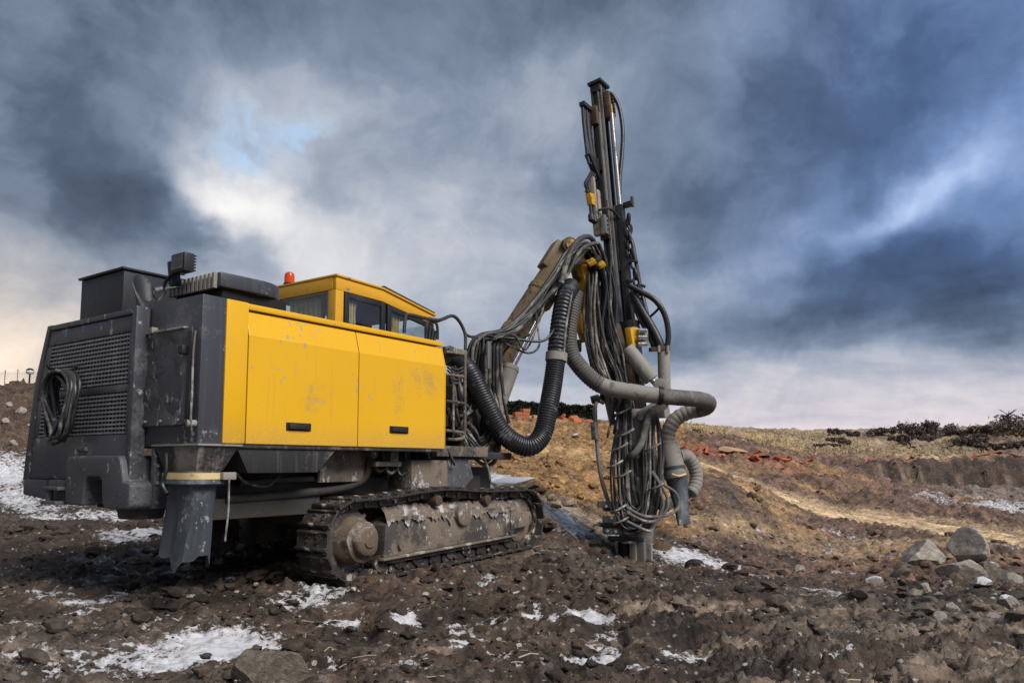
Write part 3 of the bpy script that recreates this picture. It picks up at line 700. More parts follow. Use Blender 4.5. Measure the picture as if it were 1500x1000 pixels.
MB().box(-1.50, -1.38, -.075, -.03, 1.03, 1.09).build('strap_buckle', 'dusty_steel', rig, .008)
MB().tube([(-1.44, -.062, 1.04), (-1.44, -.068, .8), (-1.455, -.06, .55)], .008, 6).build('strap_tail', 'hose_pale', rig)
MB().tube([(-1.73, .36, 1.24), (-1.735, .34, 1.1), (-1.75, .36, 1.0), (-1.74, .30, .92)], .016, 6).build('cable', 'hose_black', rig)

# ---- skirt plates and chassis
MB().prism([(-1.32, 1.30), (-.235, 1.30), (-.46, 1.08), (-1.20, 1.08)], 'v', .03, .05).build('skirt_plate', 'skirt_steel', rig, .004)
MB().prism([(-1.32, 1.30), (-.235, 1.30), (-.46, 1.08), (-1.20, 1.08)], 'v', .05, .45).build('tank', 'under_steel', rig, .01)
MB().box(-.20, .42, .30, .34, .98, 1.31).build('bracket_plate', 'muddy_steel', rig, .008)
MB().box(-1.45, 2.95, .62, 1.88, .78, 1.12).build('chassis', 'under_steel', rig, .02)
MB().box(-1.40, 2.6, .52, .72, .84, 1.02).build('frame_rail', 'under_steel', rig, .02)
MB().box(-1.30, -.1, .40, .62, .68, .86).build('frame_plate', 'under_steel', rig, .02)
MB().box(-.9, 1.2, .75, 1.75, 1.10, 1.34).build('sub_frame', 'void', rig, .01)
MB().cyl((1.1, .9, 1.1), (1.1, .9, 1.33), .42, n=32).build('slew_ring', 'under_steel', rig, .01)
for u0 in (.55, 2.2): MB().box(u0, u0+.35, .36, 2.14, .48, .74).build('axle_beam', 'under_steel', rig, .02)
MB().box(.95, 1.55, .18, .60, .86, 1.20).build('step_box', 'muddy_steel', rig, .015)
MB().prism([(1.56, 1.22), (1.95, 1.22), (2.05, 1.0), (1.85, .86), (1.56, .86)], 'v', .20, .55).build('front_bracket', 'charcoal', rig, .012)
MB().box(1.3, 2.9, .25, 2.3, 1.21, 1.30).build('front_platform', 'under_steel', rig, .012)
MB().box(1.32, 2.25, .14, .24, 1.24, 1.36).build('platform_beam', 'muddy_steel', rig, .012)
MB().tube([PV(330, 730, .40), PV(420, 724, .40), PV(490, 716, .38), PV(525, 706, .34), PV(538, 690, .30), PV(545, 660, .25)], .042, 12).build('exhaust_pipe', 'under_steel', rig)
MB().tube([PV(350, 708, .42), PV(420, 702, .42), PV(520, 700, .40)], .03, 10).build('pipe', 'under_steel', rig)
MB().tube([PV(345, 690, .2), PV(360, 706, .2), PV(390, 712, .22), PV(410, 697, .2)], .012, 8).build('hose', 'hose_dusty', rig)
for i in range(6):
    x = 545+i*16; MB().tube([PV(x, 660, .25), PV(x+3, 680, .22+.03*i), PV(x+12, 690+3*(i % 3), .22), PV(x+30, 672+2*i, .3)], .018, 8).build('hose', ('hose_black', 'hose_dusty')[i % 2], rig)
MB().cyl((.42, .2, 1.26), (.42, .36, 1.26), .05, n=16).build('lifting_eye', 'muddy_steel', rig)
MB().box(.40, .78, .16, .34, 1.13, 1.18).box(.60, .72, .15, .3, 1.18, 1.29).build('valve_box', 'muddy_steel', rig, .008)
MB().tube([(2.02, .20, 1.30), (2.15, .16, 1.26), (2.25, .14, 1.1), (2.32, .16, .93)], .016, 8).build('hose', 'hose_dusty', rig)
MB().tube([(1.5, .14, 1.33), (1.56, .12, 1.2), (1.62, .14, 1.15), (1.64, .2, 1.24)], .014, 8).build('hose', 'hose_dusty', rig)

# ---- equipment on the roof
MB().box(-1.45, -.70, 1.67, 2.48, 2.458, 2.985).build('air_box', 'black_paint', rig, .012)
MB().box(-1.475, -.68, 1.65, 2.50, 2.988, 3.012).build('air_box_lid', 'black_paint', rig, .006)
arc = [(-1.12+.40*math.cos(t), .44+.40*math.sin(t)) for t in np.linspace(-math.pi/2, math.pi/2, 22)]
lid = MB().prism([(-1.50, .80)]+[(-1.50, .06)]+arc, 'w', 2.60, 2.725).build('collector_lid', 'charcoal', rig, .02)
m = MB()
for i in range(12): m.box(-1.535, -1.503, .10+i*.058, .128+i*.058, 2.59, 2.715)
m.build('cooling_fins', 'dusty_steel', lid)
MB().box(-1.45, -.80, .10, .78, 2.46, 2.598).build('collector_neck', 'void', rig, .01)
MB().box(-1.25, -1.05, .30, .50, 2.727, 2.76).cyl((-1.12, .42, 2.76), (-.98, .40, 2.775), .025, n=10).build('lid_latch', 'charcoal', lid, .008)
lampc = PV(268, 387, .42)
wl = MB().box(lampc.x-.05, lampc.x+.045, lampc.y-.10, lampc.y+.10, lampc.z-.075, lampc.z+.085).build('work_lamp', 'black_paint', rig, .015)
MB().box(lampc.x-.058, lampc.x-.052, lampc.y-.08, lampc.y+.08, lampc.z-.055, lampc.z+.065).build('lens', 'lens', wl, .004)
m = MB()
for i in range(6): m.box(lampc.x+.046, lampc.x+.065, lampc.y-.09, lampc.y+.09, lampc.z-.06+i*.025, lampc.z-.05+i*.025)
m.build('cooling_fins', 'black_paint', wl)
MB().cyl((lampc.x, lampc.y, 2.72), (lampc.x, lampc.y, lampc.z-.07), .018, n=10).build('lamp_bracket', 'dusty_steel', rig)
MB().prism([(lampc.y+.11, lampc.z-.16), (lampc.y+.17, lampc.z-.16), (lampc.y+.21, lampc.z+.05), (lampc.y+.14, lampc.z+.05)], 'u', lampc.x-.02, lampc.x+.06).build('horn', 'black_paint', rig, .01)
# exhaust stack with a slanted mouth
ec = PV(222, 436, .95); rings = []
for k in range(6):
    t = k/5; rings.append([(ec.x-.02*t+.10*math.cos(a)-.0*t, ec.y+.10*t+.075*math.sin(a), 2.44+.12*t+(.14*t)*(1+.9*math.sin(a))) for a in [2*math.pi*i/24 for i in range(24)]])
inn = [[((x-ec.x)*.9+ec.x, (y-ec.y-.05)*.9+ec.y+.05, z) for x, y, z in r] for r in rings[::-1]]
MB().loft(rings+inn, cap=False).build('exhaust_stack', 'black_paint', rig)
a0 = PV(228, 425, .70); a1 = PV(262, 418, .60)
MB().cyl(a0, a1, .022, n=12).build('gas_strut', 'chrome', rig)
MB().tube([a0, PV(225, 430, .7), PV(230, 437, .7)], .012, 6).build('cable', 'hose_dusty', rig)
MB().tube([PV(243, 424, .62), PV(240, 432, .66), PV(232, 440, .7)], .010, 6).build('cable', 'hose_pale', rig)
MB().tube([PV(250, 404, .55), PV(243, 412, .62), PV(240, 424, .66)], .014, 6).build('cable', 'hose_black', rig)

# ---- operator cab
CU0, CU1, CV0, CV1, CW0, CW1 = .80, 2.52, 1.25, 2.46, 2.455, 3.315
cab_ = empty('cab', (0, 0, 0)); cab_.parent = rig
def roofw(u): return float(np.interp(u, [.80, 1.55, 2.52], [3.315, 3.295, 3.115]))
shell = MB()
shell.prism([(CU0, 3.165), (CU0, CW1), (1.55, roofw(1.55)), (CU1, roofw(CU1)), (CU1, 3.0), (1.55, 3.15)], 'v', CV0, CV0+.05)
shell.build('roof_side_band', 'cab_yellow', cab_, .008)
MB().prism([(CU0, 3.165), (CU0, CW1), (1.55, roofw(1.55)), (CU1, roofw(CU1)), (CU1, 3.0), (1.55, 3.15)], 'v', CV1-.05, CV1).build('roof_side_band', 'cab_yellow', cab_, .008)
MB().prism([(CU0-.012, CW1+.003), (1.55, roofw(1.55)+.003), (CU1+.03, roofw(CU1)+.003), (CU1+.03, roofw(CU1)+.03), (1.55, roofw(1.55)+.03), (CU0-.012, CW1+.03)], 'v', CV0-.02, CV1+.02).build('roof', 'cab_yellow', cab_, .01)
MB().prism([(1.60, 3.33), (2.56, 3.155), (2.56, 3.18), (1.60, 3.36)], 'v', CV0+.02, CV1-.02).build('roof_guard', 'black_paint', cab_, .004)
MB().box(CU0-.004, CU0+.05, CV0+.055, CV1-.055, 3.165, CW1).build('rear_band', 'cab_yellow', cab_, .008)
MB().box(CU0-.005, CU0+.12, CV0-.003, CV0+.13, CW0, 3.164).build('corner_post', 'cab_yellow', cab_, .012)
MB().box(CU0-.005, CU0+.10, CV1-.12, CV1, CW0, 3.164).build('corner_post', 'cab_yellow', cab_, .012)
MB().box(CU1-.08, CU1, CV0, CV0+.07, CW0, 3.0).build('corner_post', 'black_paint', cab_, .01)
MB().box(CU1-.08, CU1, CV1-.07, CV1, CW0, 3.0).build('corner_post', 'black_paint', cab_, .01)
MB().box(CU0, CU0+.045, CV0+.132, CV1-.122, CW0, 2.72).build('rear_wall', 'cab_yellow', cab_, .008)
MB().box(CU0+.13, CU1-.085, CV0, CV0+.045, CW0, 2.62).build('side_wall', 'cab_yellow', cab_, .008)
MB().box(CU0+.11, CU1-.085, CV1-.045, CV1, CW0, 2.62).build('side_wall', 'cab_yellow', cab_, .008)
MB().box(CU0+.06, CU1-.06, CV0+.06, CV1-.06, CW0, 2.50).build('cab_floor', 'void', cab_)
# rear window
rw = MB().box(CU0+.012, CU0+.04, CV0+.135, CV0+.165, 2.722, 3.162).box(CU0+.012, CU0+.04, CV1-.155, CV1-.125, 2.722, 3.162).box(CU0+.012, CU0+.04, CV0+.165, CV1-.155, 3.135, 3.162).build('window_frame', 'dusty_steel', cab_, .004)
MB().box(CU0+.022, CU0+.028, CV0+.166, CV1-.156, 2.724, 3.134).build('pane', 'cab_glass', rw)
# side windows: black frames and panes
for u0, u1 in ((.935, 1.60), (1.64, 2.43)):
    top = lambda u: float(np.interp(u, [.8, 1.55, 2.52], [3.155, 3.14, 2.995]))
    f = MB()
    f.prism([(u0, 2.625), (u0+.07, 2.625), (u0+.07, top(u0+.07)), (u0, top(u0))], 'v', CV0-.008, CV0+.03)
    f.prism([(u1-.07, 2.625), (u1, 2.625), (u1, top(u1)), (u1-.07, top(u1-.07))], 'v', CV0-.008, CV0+.03)
    f.prism([(u0+.07, top(u0+.07)-.06), (u1-.07, top(u1-.07)-.06), (u1-.07, top(u1-.07)), (u0+.07, top(u0+.07))], 'v', CV0-.006, CV0+.03)
    f.prism([(u0+.07, 2.625), (u1-.07, 2.625), (u1-.07, 2.68), (u0+.07, 2.68)], 'v', CV0-.006, CV0+.03)
    fo = f.build('window_frame', 'black_paint', cab_, .004)
    MB().prism([(u0+.071, 2.681), (u1-.071, 2.681), (u1-.071, top(u1-.07)-.061), (u0+.071, top(u0+.07)-.061)], 'v', CV0+.006, CV0+.012).build('pane', 'cab_glass', fo)
MB().box(.93, 2.40, CV1-.03, CV1-.024, 2.625, 3.0).build('pane', 'cab_glass', cab_)
MB().box(CU1-.03, CU1-.024, CV0+.075, CV1-.075, 2.46, 3.0).build('windscreen', 'cab_glass', cab_)
MB().box(1.60, 1.65, CV1-.06, CV1-.01, 2.6, 3.14).build('corner_post', 'black_paint', cab_, .006)
def curtain(P0, P1, z0, z1, n, amp, nrm, pinch=None):
    V = []; F = []; K = 60; J = 8
    for j in range(J+1):
        tj = j/J
        for i in range(K+1):
            t = i/K
            tt = t if pinch is None else .5+(t-.5)*(1-pinch*math.sin(math.pi*(.15+.7*tj))) if pinch > 0 else t
            p = Vector(P0).lerp(Vector(P1), tt)+Vector(nrm)*amp*math.sin(t*n*2*math.pi+.7*tj); V.append((p.x, p.y, z1+(z0-z1)*tj))
    for j in range(J):
        for i in range(K): a = j*(K+1)+i; F.append((a, a+1, a+K+2, a+K+1))
    m = MB(); m.add(V, F); o = m.build('curtain', 'curtain', cab_, smooth=80); so = o.modifiers.new('s', 'SOLIDIFY'); so.thickness = .006
curtain((CU0+.09, 1.62, 0), (CU0+.09, 2.16, 0), 2.70, 3.13, 6, .025, (1, 0, 0))
curtain((CU0+.09, 1.40, 0), (CU0+.10, 1.48, 0), 2.70, 3.0, 2, .02, (1, 0, 0))
curtain((1.0, CV0+.07, 0), (1.19, CV0+.07, 0), 2.78, 3.08, 3, .02, (0, 1, 0), .35)
curtain((1.72, CV0+.07, 0), (1.98, CV0+.07, 0), 2.66, 3.06, 3, .02, (0, 1, 0), .5)
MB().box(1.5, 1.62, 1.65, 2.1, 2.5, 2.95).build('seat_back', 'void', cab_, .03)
bc = PU(424, 410, .95)
be = MB().lathe((.95, bc.y, 3.372), (0, 0, 1), [(0, .068), (.03, .068), (.032, .062), (.12, .062), (.15, .053), (.168, .03), (.174, .004)], 20).build('beacon', 'beacon', cab_)
MB().cyl((.95, bc.y, 3.335), (.95, bc.y, 3.40), .072, n=20).build('beacon_base', 'black_paint', cab_)
MB().lathe((.79, CV1-.03, 3.235), (-.85, .5, 0), [(0, .045), (.05, .05), (.10, .055), (.105, .045), (.115, .01)], 18).build('tail_lamp', 'red_lens', cab_)
MB().box(2.40, 2.60, CV0-.05, CV0+.10, 3.04, 3.09).build('corner_bracket', 'dusty_steel', cab_, .01)
for i in range(4): MB().cyl((2.30+.06*i, CV0-.03, 2.62+.05*i), (2.34+.06*i, CV0-.04, 2.97-.02*i), .022, n=10).build('hose_end', 'hose_black', cab_)

# ---- handrails and ladder ahead of the housing
def rail(name, pts, r=.022, mat='under_steel'): return MB().tube(pts, r, 10, 5).build(name, mat, rig)
rail('handrail', [PV(592, 487, .75), PV(594, 465, .75), PV(600, 461, .75), PV(640, 469, .75), PV(665, 463, .72), PV(681, 488, .70), PV(681, 520, .70)])
rail('handrail', [PV(624, 495, .9), PV(625, 474, .9), PV(632, 470, .9), PV(640, 476, .9), PV(641, 497, .9)], .018)
rail('handrail', [PV(681, 488, .70), PV(690, 493, .7), PV(712, 491, .7)], .018)
rail('ladder_rail', [PV(681, 518, .35), PV(681, 600, .35), PV(680, 636, .35), PV(672, 643, .35), PV(655, 643, .35)], .020, 'muddy_steel')
rail('ladder_rail', [PV(664, 545, .42), PV(664, 640, .42)], .014, 'muddy_steel')
for yy in (519, 552, 591, 634): rail('rung', [PV(653, yy-4, .3), PV(668, yy-2, .34), PV(681, yy, .36)], .018, 'muddy_steel')
MB().prism([*[tuple(PV(a, b, .4))[::2] for a, b in ((653, 507), (680, 514), (680, 521), (653, 515))]], 'v', .35, .95).build('deck_edge', 'muddy_steel', rig, .006)
rail('handrail', [PV(683, 555, .6), PV(715, 551, .6), PV(720, 545, .6), PV(722, 500, .6)], .014)
MB().box(1.30, 2.7, .9, 2.2, 1.34, 2.30).build('hydraulic_tank', 'under_steel', rig, .03)
MB().box(1.30, 2.3, .5, .88, 1.6, 1.75).build('tank_shelf', 'under_steel', rig, .015)
MB().cyl(PV(658, 582, .7), PV(690, 572, .9), .15, n=24).build('filter', 'muddy_steel', rig, .01)
rr2 = random.Random(3)
for i in range(16):                       # clutter of hoses between housing and boom
    x0 = 656+rr2.random()*10; y0 = 528+rr2.random()*90; x1 = 672+rr2.random()*28; y1 = 575+rr2.random()*70; v = .5+.5*rr2.random()
    MB().tube([PV(x0, y0, v), PV(x0+6, y0+22, v-.06), PV((x0+x1)/2, (y0+y1)/2+18, v-.1), PV(x1, y1, v+.1), PV(x1+4, y1-26, v+.2)], .017+.008*rr2.random(), 8).build('hydraulic_hose', rr2.choice(['hose_black', 'hose_dusty', 'hose_dusty']), rig)
for i in range(5):                        # rope turns round the black duct end
    c0 = PV(668, 535+6*i, .6); MB().tube([PV(655, 532+5*i, .55), PV(668, 541+5*i, .5), PV(682, 536+5*i, .58)], .012, 6).build('rope', 'hose_dusty', rig)

# ---- crawlers
def make_track(v0, outer):
    tr = empty('crawler_track', (0, v0, 0)); tr.parent = rig
    sgn = 1 if outer == 'right' else -1           # local y runs inboard from 0 to .42
    Y = lambda a: a if sgn > 0 else .42-a
    sc, sr = (.04, .425), .375; ic, ir = (2.90, .475), .345
    pts = []
    for t in np.linspace(-math.pi/2+.0, -3*math.pi/2, 16): pts.append((sc[0]+sr*math.cos(t), sc[1]+sr*math.sin(t)))
    pts += [(.35, .805), (.65, .825), (.95, .852), (1.27, .868), (1.55, .862), (1.85, .838), (2.15, .826), (2.5, .824)]
    for t in np.linspace(math.pi/2, -math.pi/2, 14): pts.append((ic[0]+ir*math.cos(t), ic[1]+ir*math.sin(t)))
    pts += [(2.0, .105), (1.0, .075)]
    pts.append(pts[0]); P = [Vector((a, b, 0)) for a, b in pts]
    d = [0]
    for i in range(1, len(P)): d.append(d[-1]+(P[i]-P[i-1]).length)
    n = round(d[-1]/.205); st = d[-1]/n
    def at(s):
        s %= d[-1]
        for i in range(len(d)-1):
            if d[i+1] >= s: return P[i].lerp(P[i+1], (s-d[i])/max(1e-9, d[i+1]-d[i]))
    proto = MB(); h = st*.485
    proto.prism([(-h, 0), (h*.97, 0), (h*.97, .022), (-h+.045, .022), (-h+.034, .046), (-h+.012, .046), (-h, .022)], 'v', 0, .42)
    proto.prism([(h-.04, .020), (h-.012, .020), (h-.018, .040), (h-.034, .040)], 'v', .0, .42)
    for yy in (.14, .28):
        for xx in (-.01, .035): proto.cyl((xx, yy, .020), (xx, yy, .034), .013, n=6)
    shoe0 = proto.build('track_shoe', 'track_shoe', tr, .003, seg=1)
    sh = []
    for k in range(n):
        o = shoe0 if k == 0 else shoe0.copy()
        if k: COL.objects.link(o); o.parent = tr
        a = at(k*st); b1 = at(k*st-st*.5); b2 = at(k*st+st*.5); tx = (b2-b1).normalized()
        nx = Vector((-tx.y, tx.x, 0))                      # path runs clockwise seen from the right: outward is to the left of travel
        M = Matrix(((tx.x, 0, nx.x, a.x), (0, 1, 0, 0), (tx.y, 0, nx.y, a.y), (0, 0, 0, 1)))
        o.matrix_local = M; sh.append(o)
    # chain links just inside the shoes
    m = MB()
    for k in range(n):
        a = at(k*st); b1 = at(k*st-st*.5); b2 = at(k*st+st*.5); tx = (b2-b1).normalized(); nx = Vector((-tx.y, tx.x, 0)); c = a-nx*.040
        for yy in (.12, .28):
            m.obox((c.x, Y(yy), c.y), (tx.x, 0, tx.y), (0, 1, 0), (nx.x, 0, nx.y), st*.40, .018, .036)
        e = b2-nx*.042; m.cyl((e.x, .08, e.y), (e.x, .34, e.y), .022, n=8)
    m.build('chain', 'track_shoe', tr)
    m = MB().lathe((sc[0], Y(.16), sc[1]), (0, sgn, 0), [(0, .02), (0.001, .30), (.08, .30), (.081, .02)], 40)
    for k in range(16):
        t = 2*math.pi*k/16; m.obox((sc[0]+.305*math.cos(t), Y(.20), sc[1]+.305*math.sin(t)), (math.cos(t), 0, math.sin(t)), (0, 1, 0), (-math.sin(t), 0, math.cos(t)), .03, .03, .02)
    m.build('sprocket', 'muddy_steel', tr, .004)
    m = MB(); rings = []
    for h_, r_ in ((.17, .225), (.08, .22), (.06, .205), (-.015, .195), (-.03, .15), (-.08, .145), (-.10, .125), (-.105, .065), (-.12, .055), (-.125, .005)):
        rings.append([(sc[0]+.03+(r_*(1+.05*math.sin(3*a+h_*20)+.04*math.sin(7*a)))*math.cos(a), Y(h_), sc[1]+r_*(1+.05*math.sin(3*a+h_*20)+.03*math.sin(5*a))*math.sin(a)) for a in [2*math.pi*i/28 for i in range(28)]])
    m.loft(rings); m.build('final_drive', 'hub_mud', tr, smooth=45)
    MB().lathe((ic[0], Y(.13), ic[1]), (0, sgn, 0), [(0, .05), (.001, .22), (.02, .28), (.12, .28), (.14, .22), (.141, .05)], 36).build('idler', 'muddy_steel', tr, .006)
    MB().cyl((ic[0], Y(.05), ic[1]), (ic[0], Y(.30), ic[1]), .075, n=20).build('idler_hub', 'muddy_steel', tr, .008)
    fr = MB().prism([(.40, .235), (2.62, .305), (2.72, .40), (2.72, .60), (2.60, .64), (.58, .625), (.42, .55)], 'v', Y(.03), Y(.33)).build('side_frame', 'muddy_steel', tr, .018)
    MB().prism([(.36, .21), (2.64, .282), (2.66, .303), (.37, .233)], 'v', Y(-.012), Y(.06)).build('guide_ledge', 'mud_crust', fr, .006)
    MB().prism([(2.55, .36), (2.98, .40), (3.02, .47), (2.98, .56), (2.55, .60)], 'v', Y(.015), Y(.05)).build('idler_yoke', 'muddy_steel', fr, .01)
    # sloping mud-caked top of the frame
    V = []; F = []; NI, NJ = 200, 14
    for j in range(NJ+1):
        for i in range(NI+1):
            t = i/NI; s = j/NJ; uu = .45+2.35*t; top = .735-.02*t
            yy = .025+.28*s; zz = .60+.03*t*0+(top-.60)*math.sin(min(1, s*1.6)*math.pi/2)
            e = (1 if 0 < i < NI else 0)
            nn = mnoise.fractal(Vector((uu*15, yy*15+v0, zz*15)), .8, 2.0, 5)
            dr = max(0, .25+mnoise.fractal(Vector((uu*6+3, v0, 0)), .8, 2.0, 4))*.11*max(0, 1-j/3)
            V.append((uu, Y(yy-.034*abs(nn)*e-.006), zz+.040*nn*e-dr))
    for j in range(NJ):
        for i in range(NI): a = j*(NI+1)+i; F.append((a, a+1, a+NI+2, a+NI+1))
    mc = MB().add(V, F).build('mud_crust', 'mud_crust', tr, smooth=40)
    MB().cyl((1.62, Y(-.018), .60), (1.62, Y(.05), .60), .125, n=26).build('cover_disc', 'mud_crust', fr, .012)
    for uu in (.62, 2.55): MB().cyl((uu, Y(.0), .33), (uu, Y(.04), .33), .03, n=10).build('bolt', 'muddy_steel', fr)
    for uu, ww in ((1.22, .765), (2.1, .74)): MB().cyl((uu, Y(.02), ww), (uu, Y(.34), ww), .058, n=18).build('carrier_roller', 'rust_plate', tr, .01)
    for k in range(9):
        uu = .42+k*.27; ww = .165+.026*uu
        MB().lathe((uu, Y(.08), ww), (0, sgn, 0), [(0, .02), (.001, .085), (.05, .085), (.06, .07), (.18, .07), (.19, .085), (.24, .085), (.241, .02)], 16).build('track_roller', 'track_shoe', tr)
    MB().prism([(.45, .17), (2.6, .235), (2.6, .30), (.45, .235)], 'v', Y(.035), Y(.05)).build('roller_guard', 'track_shoe', tr, .006)
    return tr
make_track(0.0, 'right'); make_track(2.08, 'left')

# ---- boom
bA = L(684, 600, 10.45); bB = L(838, 356, 10.95)
ax = (bB-bA).normalized(); sidev = ax.cross(Vector((0, 0, 1))).normalized(); upv = sidev.cross(ax)
bl = (bB-bA).length
boom = MB().lathe(bA, ax, [(0, .02), (.001, .20), (.30, .205), (bl*.42, .20), (bl*.425, .212), (bl*.46, .212), (bl*.465, .197), (bl*.68, .192), (bl*.685, .204), (bl*.71, .204), (bl*.715, .188), (bl-.16, .178), (bl-.10, .165), (bl-.099, .02)], 36).build('boom', 'boom_paint', rig, .006)
m = MB().cyl(bB-ax*.14-sidev*.22+upv*.05, bB-ax*.14+sidev*.22+upv*.05, .115, n=26); m.build('boom_pin', 'rust_plate', boom, .012)
for s in (-1, 1): MB().cyl(bB-ax*.14+sidev*s*.20+upv*.05, bB-ax*.14+sidev*s*.245+upv*.05, .075, n=20).build('pin_cap', 'yellow_old', boom, .008)
MB().obox(bB-ax*.36+upv*.17, ax, sidev, upv, .22, .13, .06).build('boom_lug', 'boom_paint', boom, .02)
MB().obox(bA+ax*.1, ax, sidev, upv, .28, .24, .24).build('boom_knuckle', 'boom_paint', rig, .04)
pA = L(676, 640, 10.2)
MB().prism([(2.45, 1.30), (3.05, 1.30), (3.10, 1.75), (2.95, 2.10), (2.70, 2.10), (2.45, 1.8)], 'v', .75, .85).build('boom_bracket', 'boom_paint', rig, .012)
MB().prism([(2.45, 1.30), (3.05, 1.30), (3.10, 1.75), (2.95, 2.10), (2.70, 2.10), (2.45, 1.8)], 'v', 1.25, 1.35).build('boom_bracket', 'boom_paint', rig, .012)
MB().cyl((2.82, .70, 1.95), (2.82, 1.40, 1.95), .07, n=20).build('bracket_pin', 'rust_plate', rig, .01)
# lift ram under the boom
c0 = L(712, 640, 10.25); c1 = L(748, 540, 10.45); c2 = L(800, 440, 10.75)
ram = MB().cyl(c0, c1, .115, n=26).build('lift_cylinder', 'dusty_steel', rig, .012)
MB().cyl(c1-(c1-c0).normalized()*.02, c1+(c1-c0).normalized()*.05, .122, .10, n=26).build('gland', 'dusty_steel', ram, .006)
MB().cyl(c1, c2, .050, n=18).build('rod', 'chrome', ram)
MB().obox(c2, ax, sidev, upv, .12, .09, .10).build('rod_clevis', 'boom_paint', ram, .02)
# link arm from the boom tip down to the mast cradle
l0 = L(842, 372, 11.0); l1 = L(876, 500, 11.45)
la = (l1-l0).normalized(); ls = la.cross(Vector((0, 1, 0))).normalized(); lu = ls.cross(la)
MB().obox((l0+l1)/2, la, ls, lu, (l1-l0).length/2, .085, .10).build('link_arm', 'yellow_old', rig, .02)
MB().obox((l0+l1)/2+ls*.20, la, ls, lu, (l1-l0).length/2.1, .06, .10).build('link_arm', 'mast_dark', rig, .02)
l2 = L(858, 500, 11.3); MB().cyl(L(842, 452, 11.2), l2, .08, n=20).build('swing_cylinder', 'yellow_old', rig, .01)
MB().cyl(L(846, 498, 11.2), L(846, 515, 11.2), .06, n=16).build('pivot_knob', 'rust_plate', rig, .01)

# ---- mast
mB = L(938, 832, 11.3); mT = L(876, 127, 12.2); mz = (mT-mB).normalized(); ML = (mT-mB).length
mp = (Vector((1, 0, 0))-mz*mz.x).normalized(); mq = mz.cross(mp)
KM = .80
def M3(t, p=0, q=0): return mB+mz*t+(mp*p+mq*q)*KM
def mbox(name, t0, t1, p0, p1, q0, q1, mat, parent=rig, bev=.008, t_p=0): 
    return MB().obox(M3((t0+t1)/2, (p0+p1)/2, (q0+q1)/2), mp, mq, mz, abs(p1-p0)/2*KM, abs(q1-q0)/2*KM, (t1-t0)/2).build(name, mat, parent, bev)
def mt(py):      # distance along the mast of an image row
    lo, hi = 0, ML
    for _ in range(40):
        md = (lo+hi)/2; P = ORG+M3(md).x*EU+M3(md).y*EV+np.array([0, 0, M3(md).z])-CAM
        f = P[1]*math.cos(PITCH)+P[2]*math.sin(PITCH); up = -P[1]*math.sin(PITCH)+P[2]*math.cos(PITCH)
        if CY-FPX*up/f > py: lo = md
        else: hi = md
    return lo
mast = empty('mast', (0, 0, 0)); mast.parent = rig
mbox('feed_beam', .62, ML-.03, -.12, .12, -.075, .10, 'mast_dark', mast)
mbox('front_rail', .62, ML-.05, -.165, -.123, -.075, -.035, 'mast_rail', mast, .006)
mbox('front_rail', .62, ML-.05, -.165, -.123, .06, .10, 'mast_dark', mast, .006)
mbox('side_rail', .62, ML-.05, -.12, -.08, -.125, -.078, 'mast_rail', mast, .006)
mbox('side_rail', .62, ML-.05, .06, .12, -.115, -.078, 'mast_dark', mast, .006)
mbox('web_plate', 2.9, mt(318), -.075, .055, -.088, -.0765, 'mast_rail', mast, .002)
m = MB()
for i in range(8):
    for j in range(2): m.cyl(M3(mt(318)-.07-.06*i, -.05+.05*j+.02*(i % 2), -.084), M3(mt(318)-.07-.06*i, -.05+.05*j+.02*(i % 2), -.094), .013, n=8)
m.build('bolts', 'void', mast)
mbox('cap_plate', ML-.03, ML+.02, -.22, .17, -.18, .13, 'black_paint', mast, .006)
mbox('cap_block', ML-.16, ML-.031, -.17, .13, -.12, .105, 'black_paint', mast, .01)
# head-end sheave and hose clamp near the top
mbox('sheave_block', mt(178), mt(140), -.05, .13, -.25, -.118, 'rust_plate', mast, .015)
mbox('sheave_block', mt(174), mt(160), -.02, .16, -.27, -.252, 'yellow_old', mast, .006)
for i in range(5):
    t = mt(170)+i*.06; MB().cyl(M3(t, .05, -.2), M3(t, .05, -.30), .03, n=10).build('chain_link', 'mast_dark', mast)
# feed cylinder on the right: rod above, barrel below
cr = MB().cyl(M3(mt(312), .02, -.235), M3(mt(172), .02, -.235), .040, n=16).build('feed_rod', 'mast_rail', mast)
mbox('feed_barrel', mt(566), mt(306), -.06, .10, -.31, -.175, 'mast_dark', mast, .02)
mbox('barrel_bracket', mt(310), mt(304), .0, .12, -.50, -.31, 'mast_dark', mast, .006)
MB().cyl(M3(mt(312), .06, -.49), M3(mt(298), .06, -.49), .025, n=10).build('bracket_pin', 'mast_dark', mast)
mbox('guide_strip', mt(400), mt(306), -.075, -.02, -.165, -.128, 'mast_dark', mast, .005)
# rotation head and drifter on the rear (left) face
mbox('head_slide', mt(355), mt(262), -.24, -.168, -.06, .12, 'mast_dark', mast)
rh = mbox('rotation_head', mt(350), mt(285), -.37, -.245, .02, .20, 'head_tan', mast, .03)
mbox('head_cover', mt(352), mt(325), -.40, -.25, -.10, .005, 'mast_rail', rh, .01)
mbox('drifter_body', mt(330), mt(268), -.44, -.375, .05, .2, 'head_tan', rh, .02)
for i in range(5): MB().cyl(M3(mt(345)+.07*i, -.32, -.105), M3(mt(345)+.07*i, -.32, -.12), .013, n=8).build('bolt', 'void', rh)
mbox('slide_plate', mt(255), mt(172), -.215, -.168, -.02, .09, 'mast_dark', mast)
mbox('guide_bar', mt(300), mt(172), -.21, -.17, -.075, -.03, 'mast_rail', mast, .006)
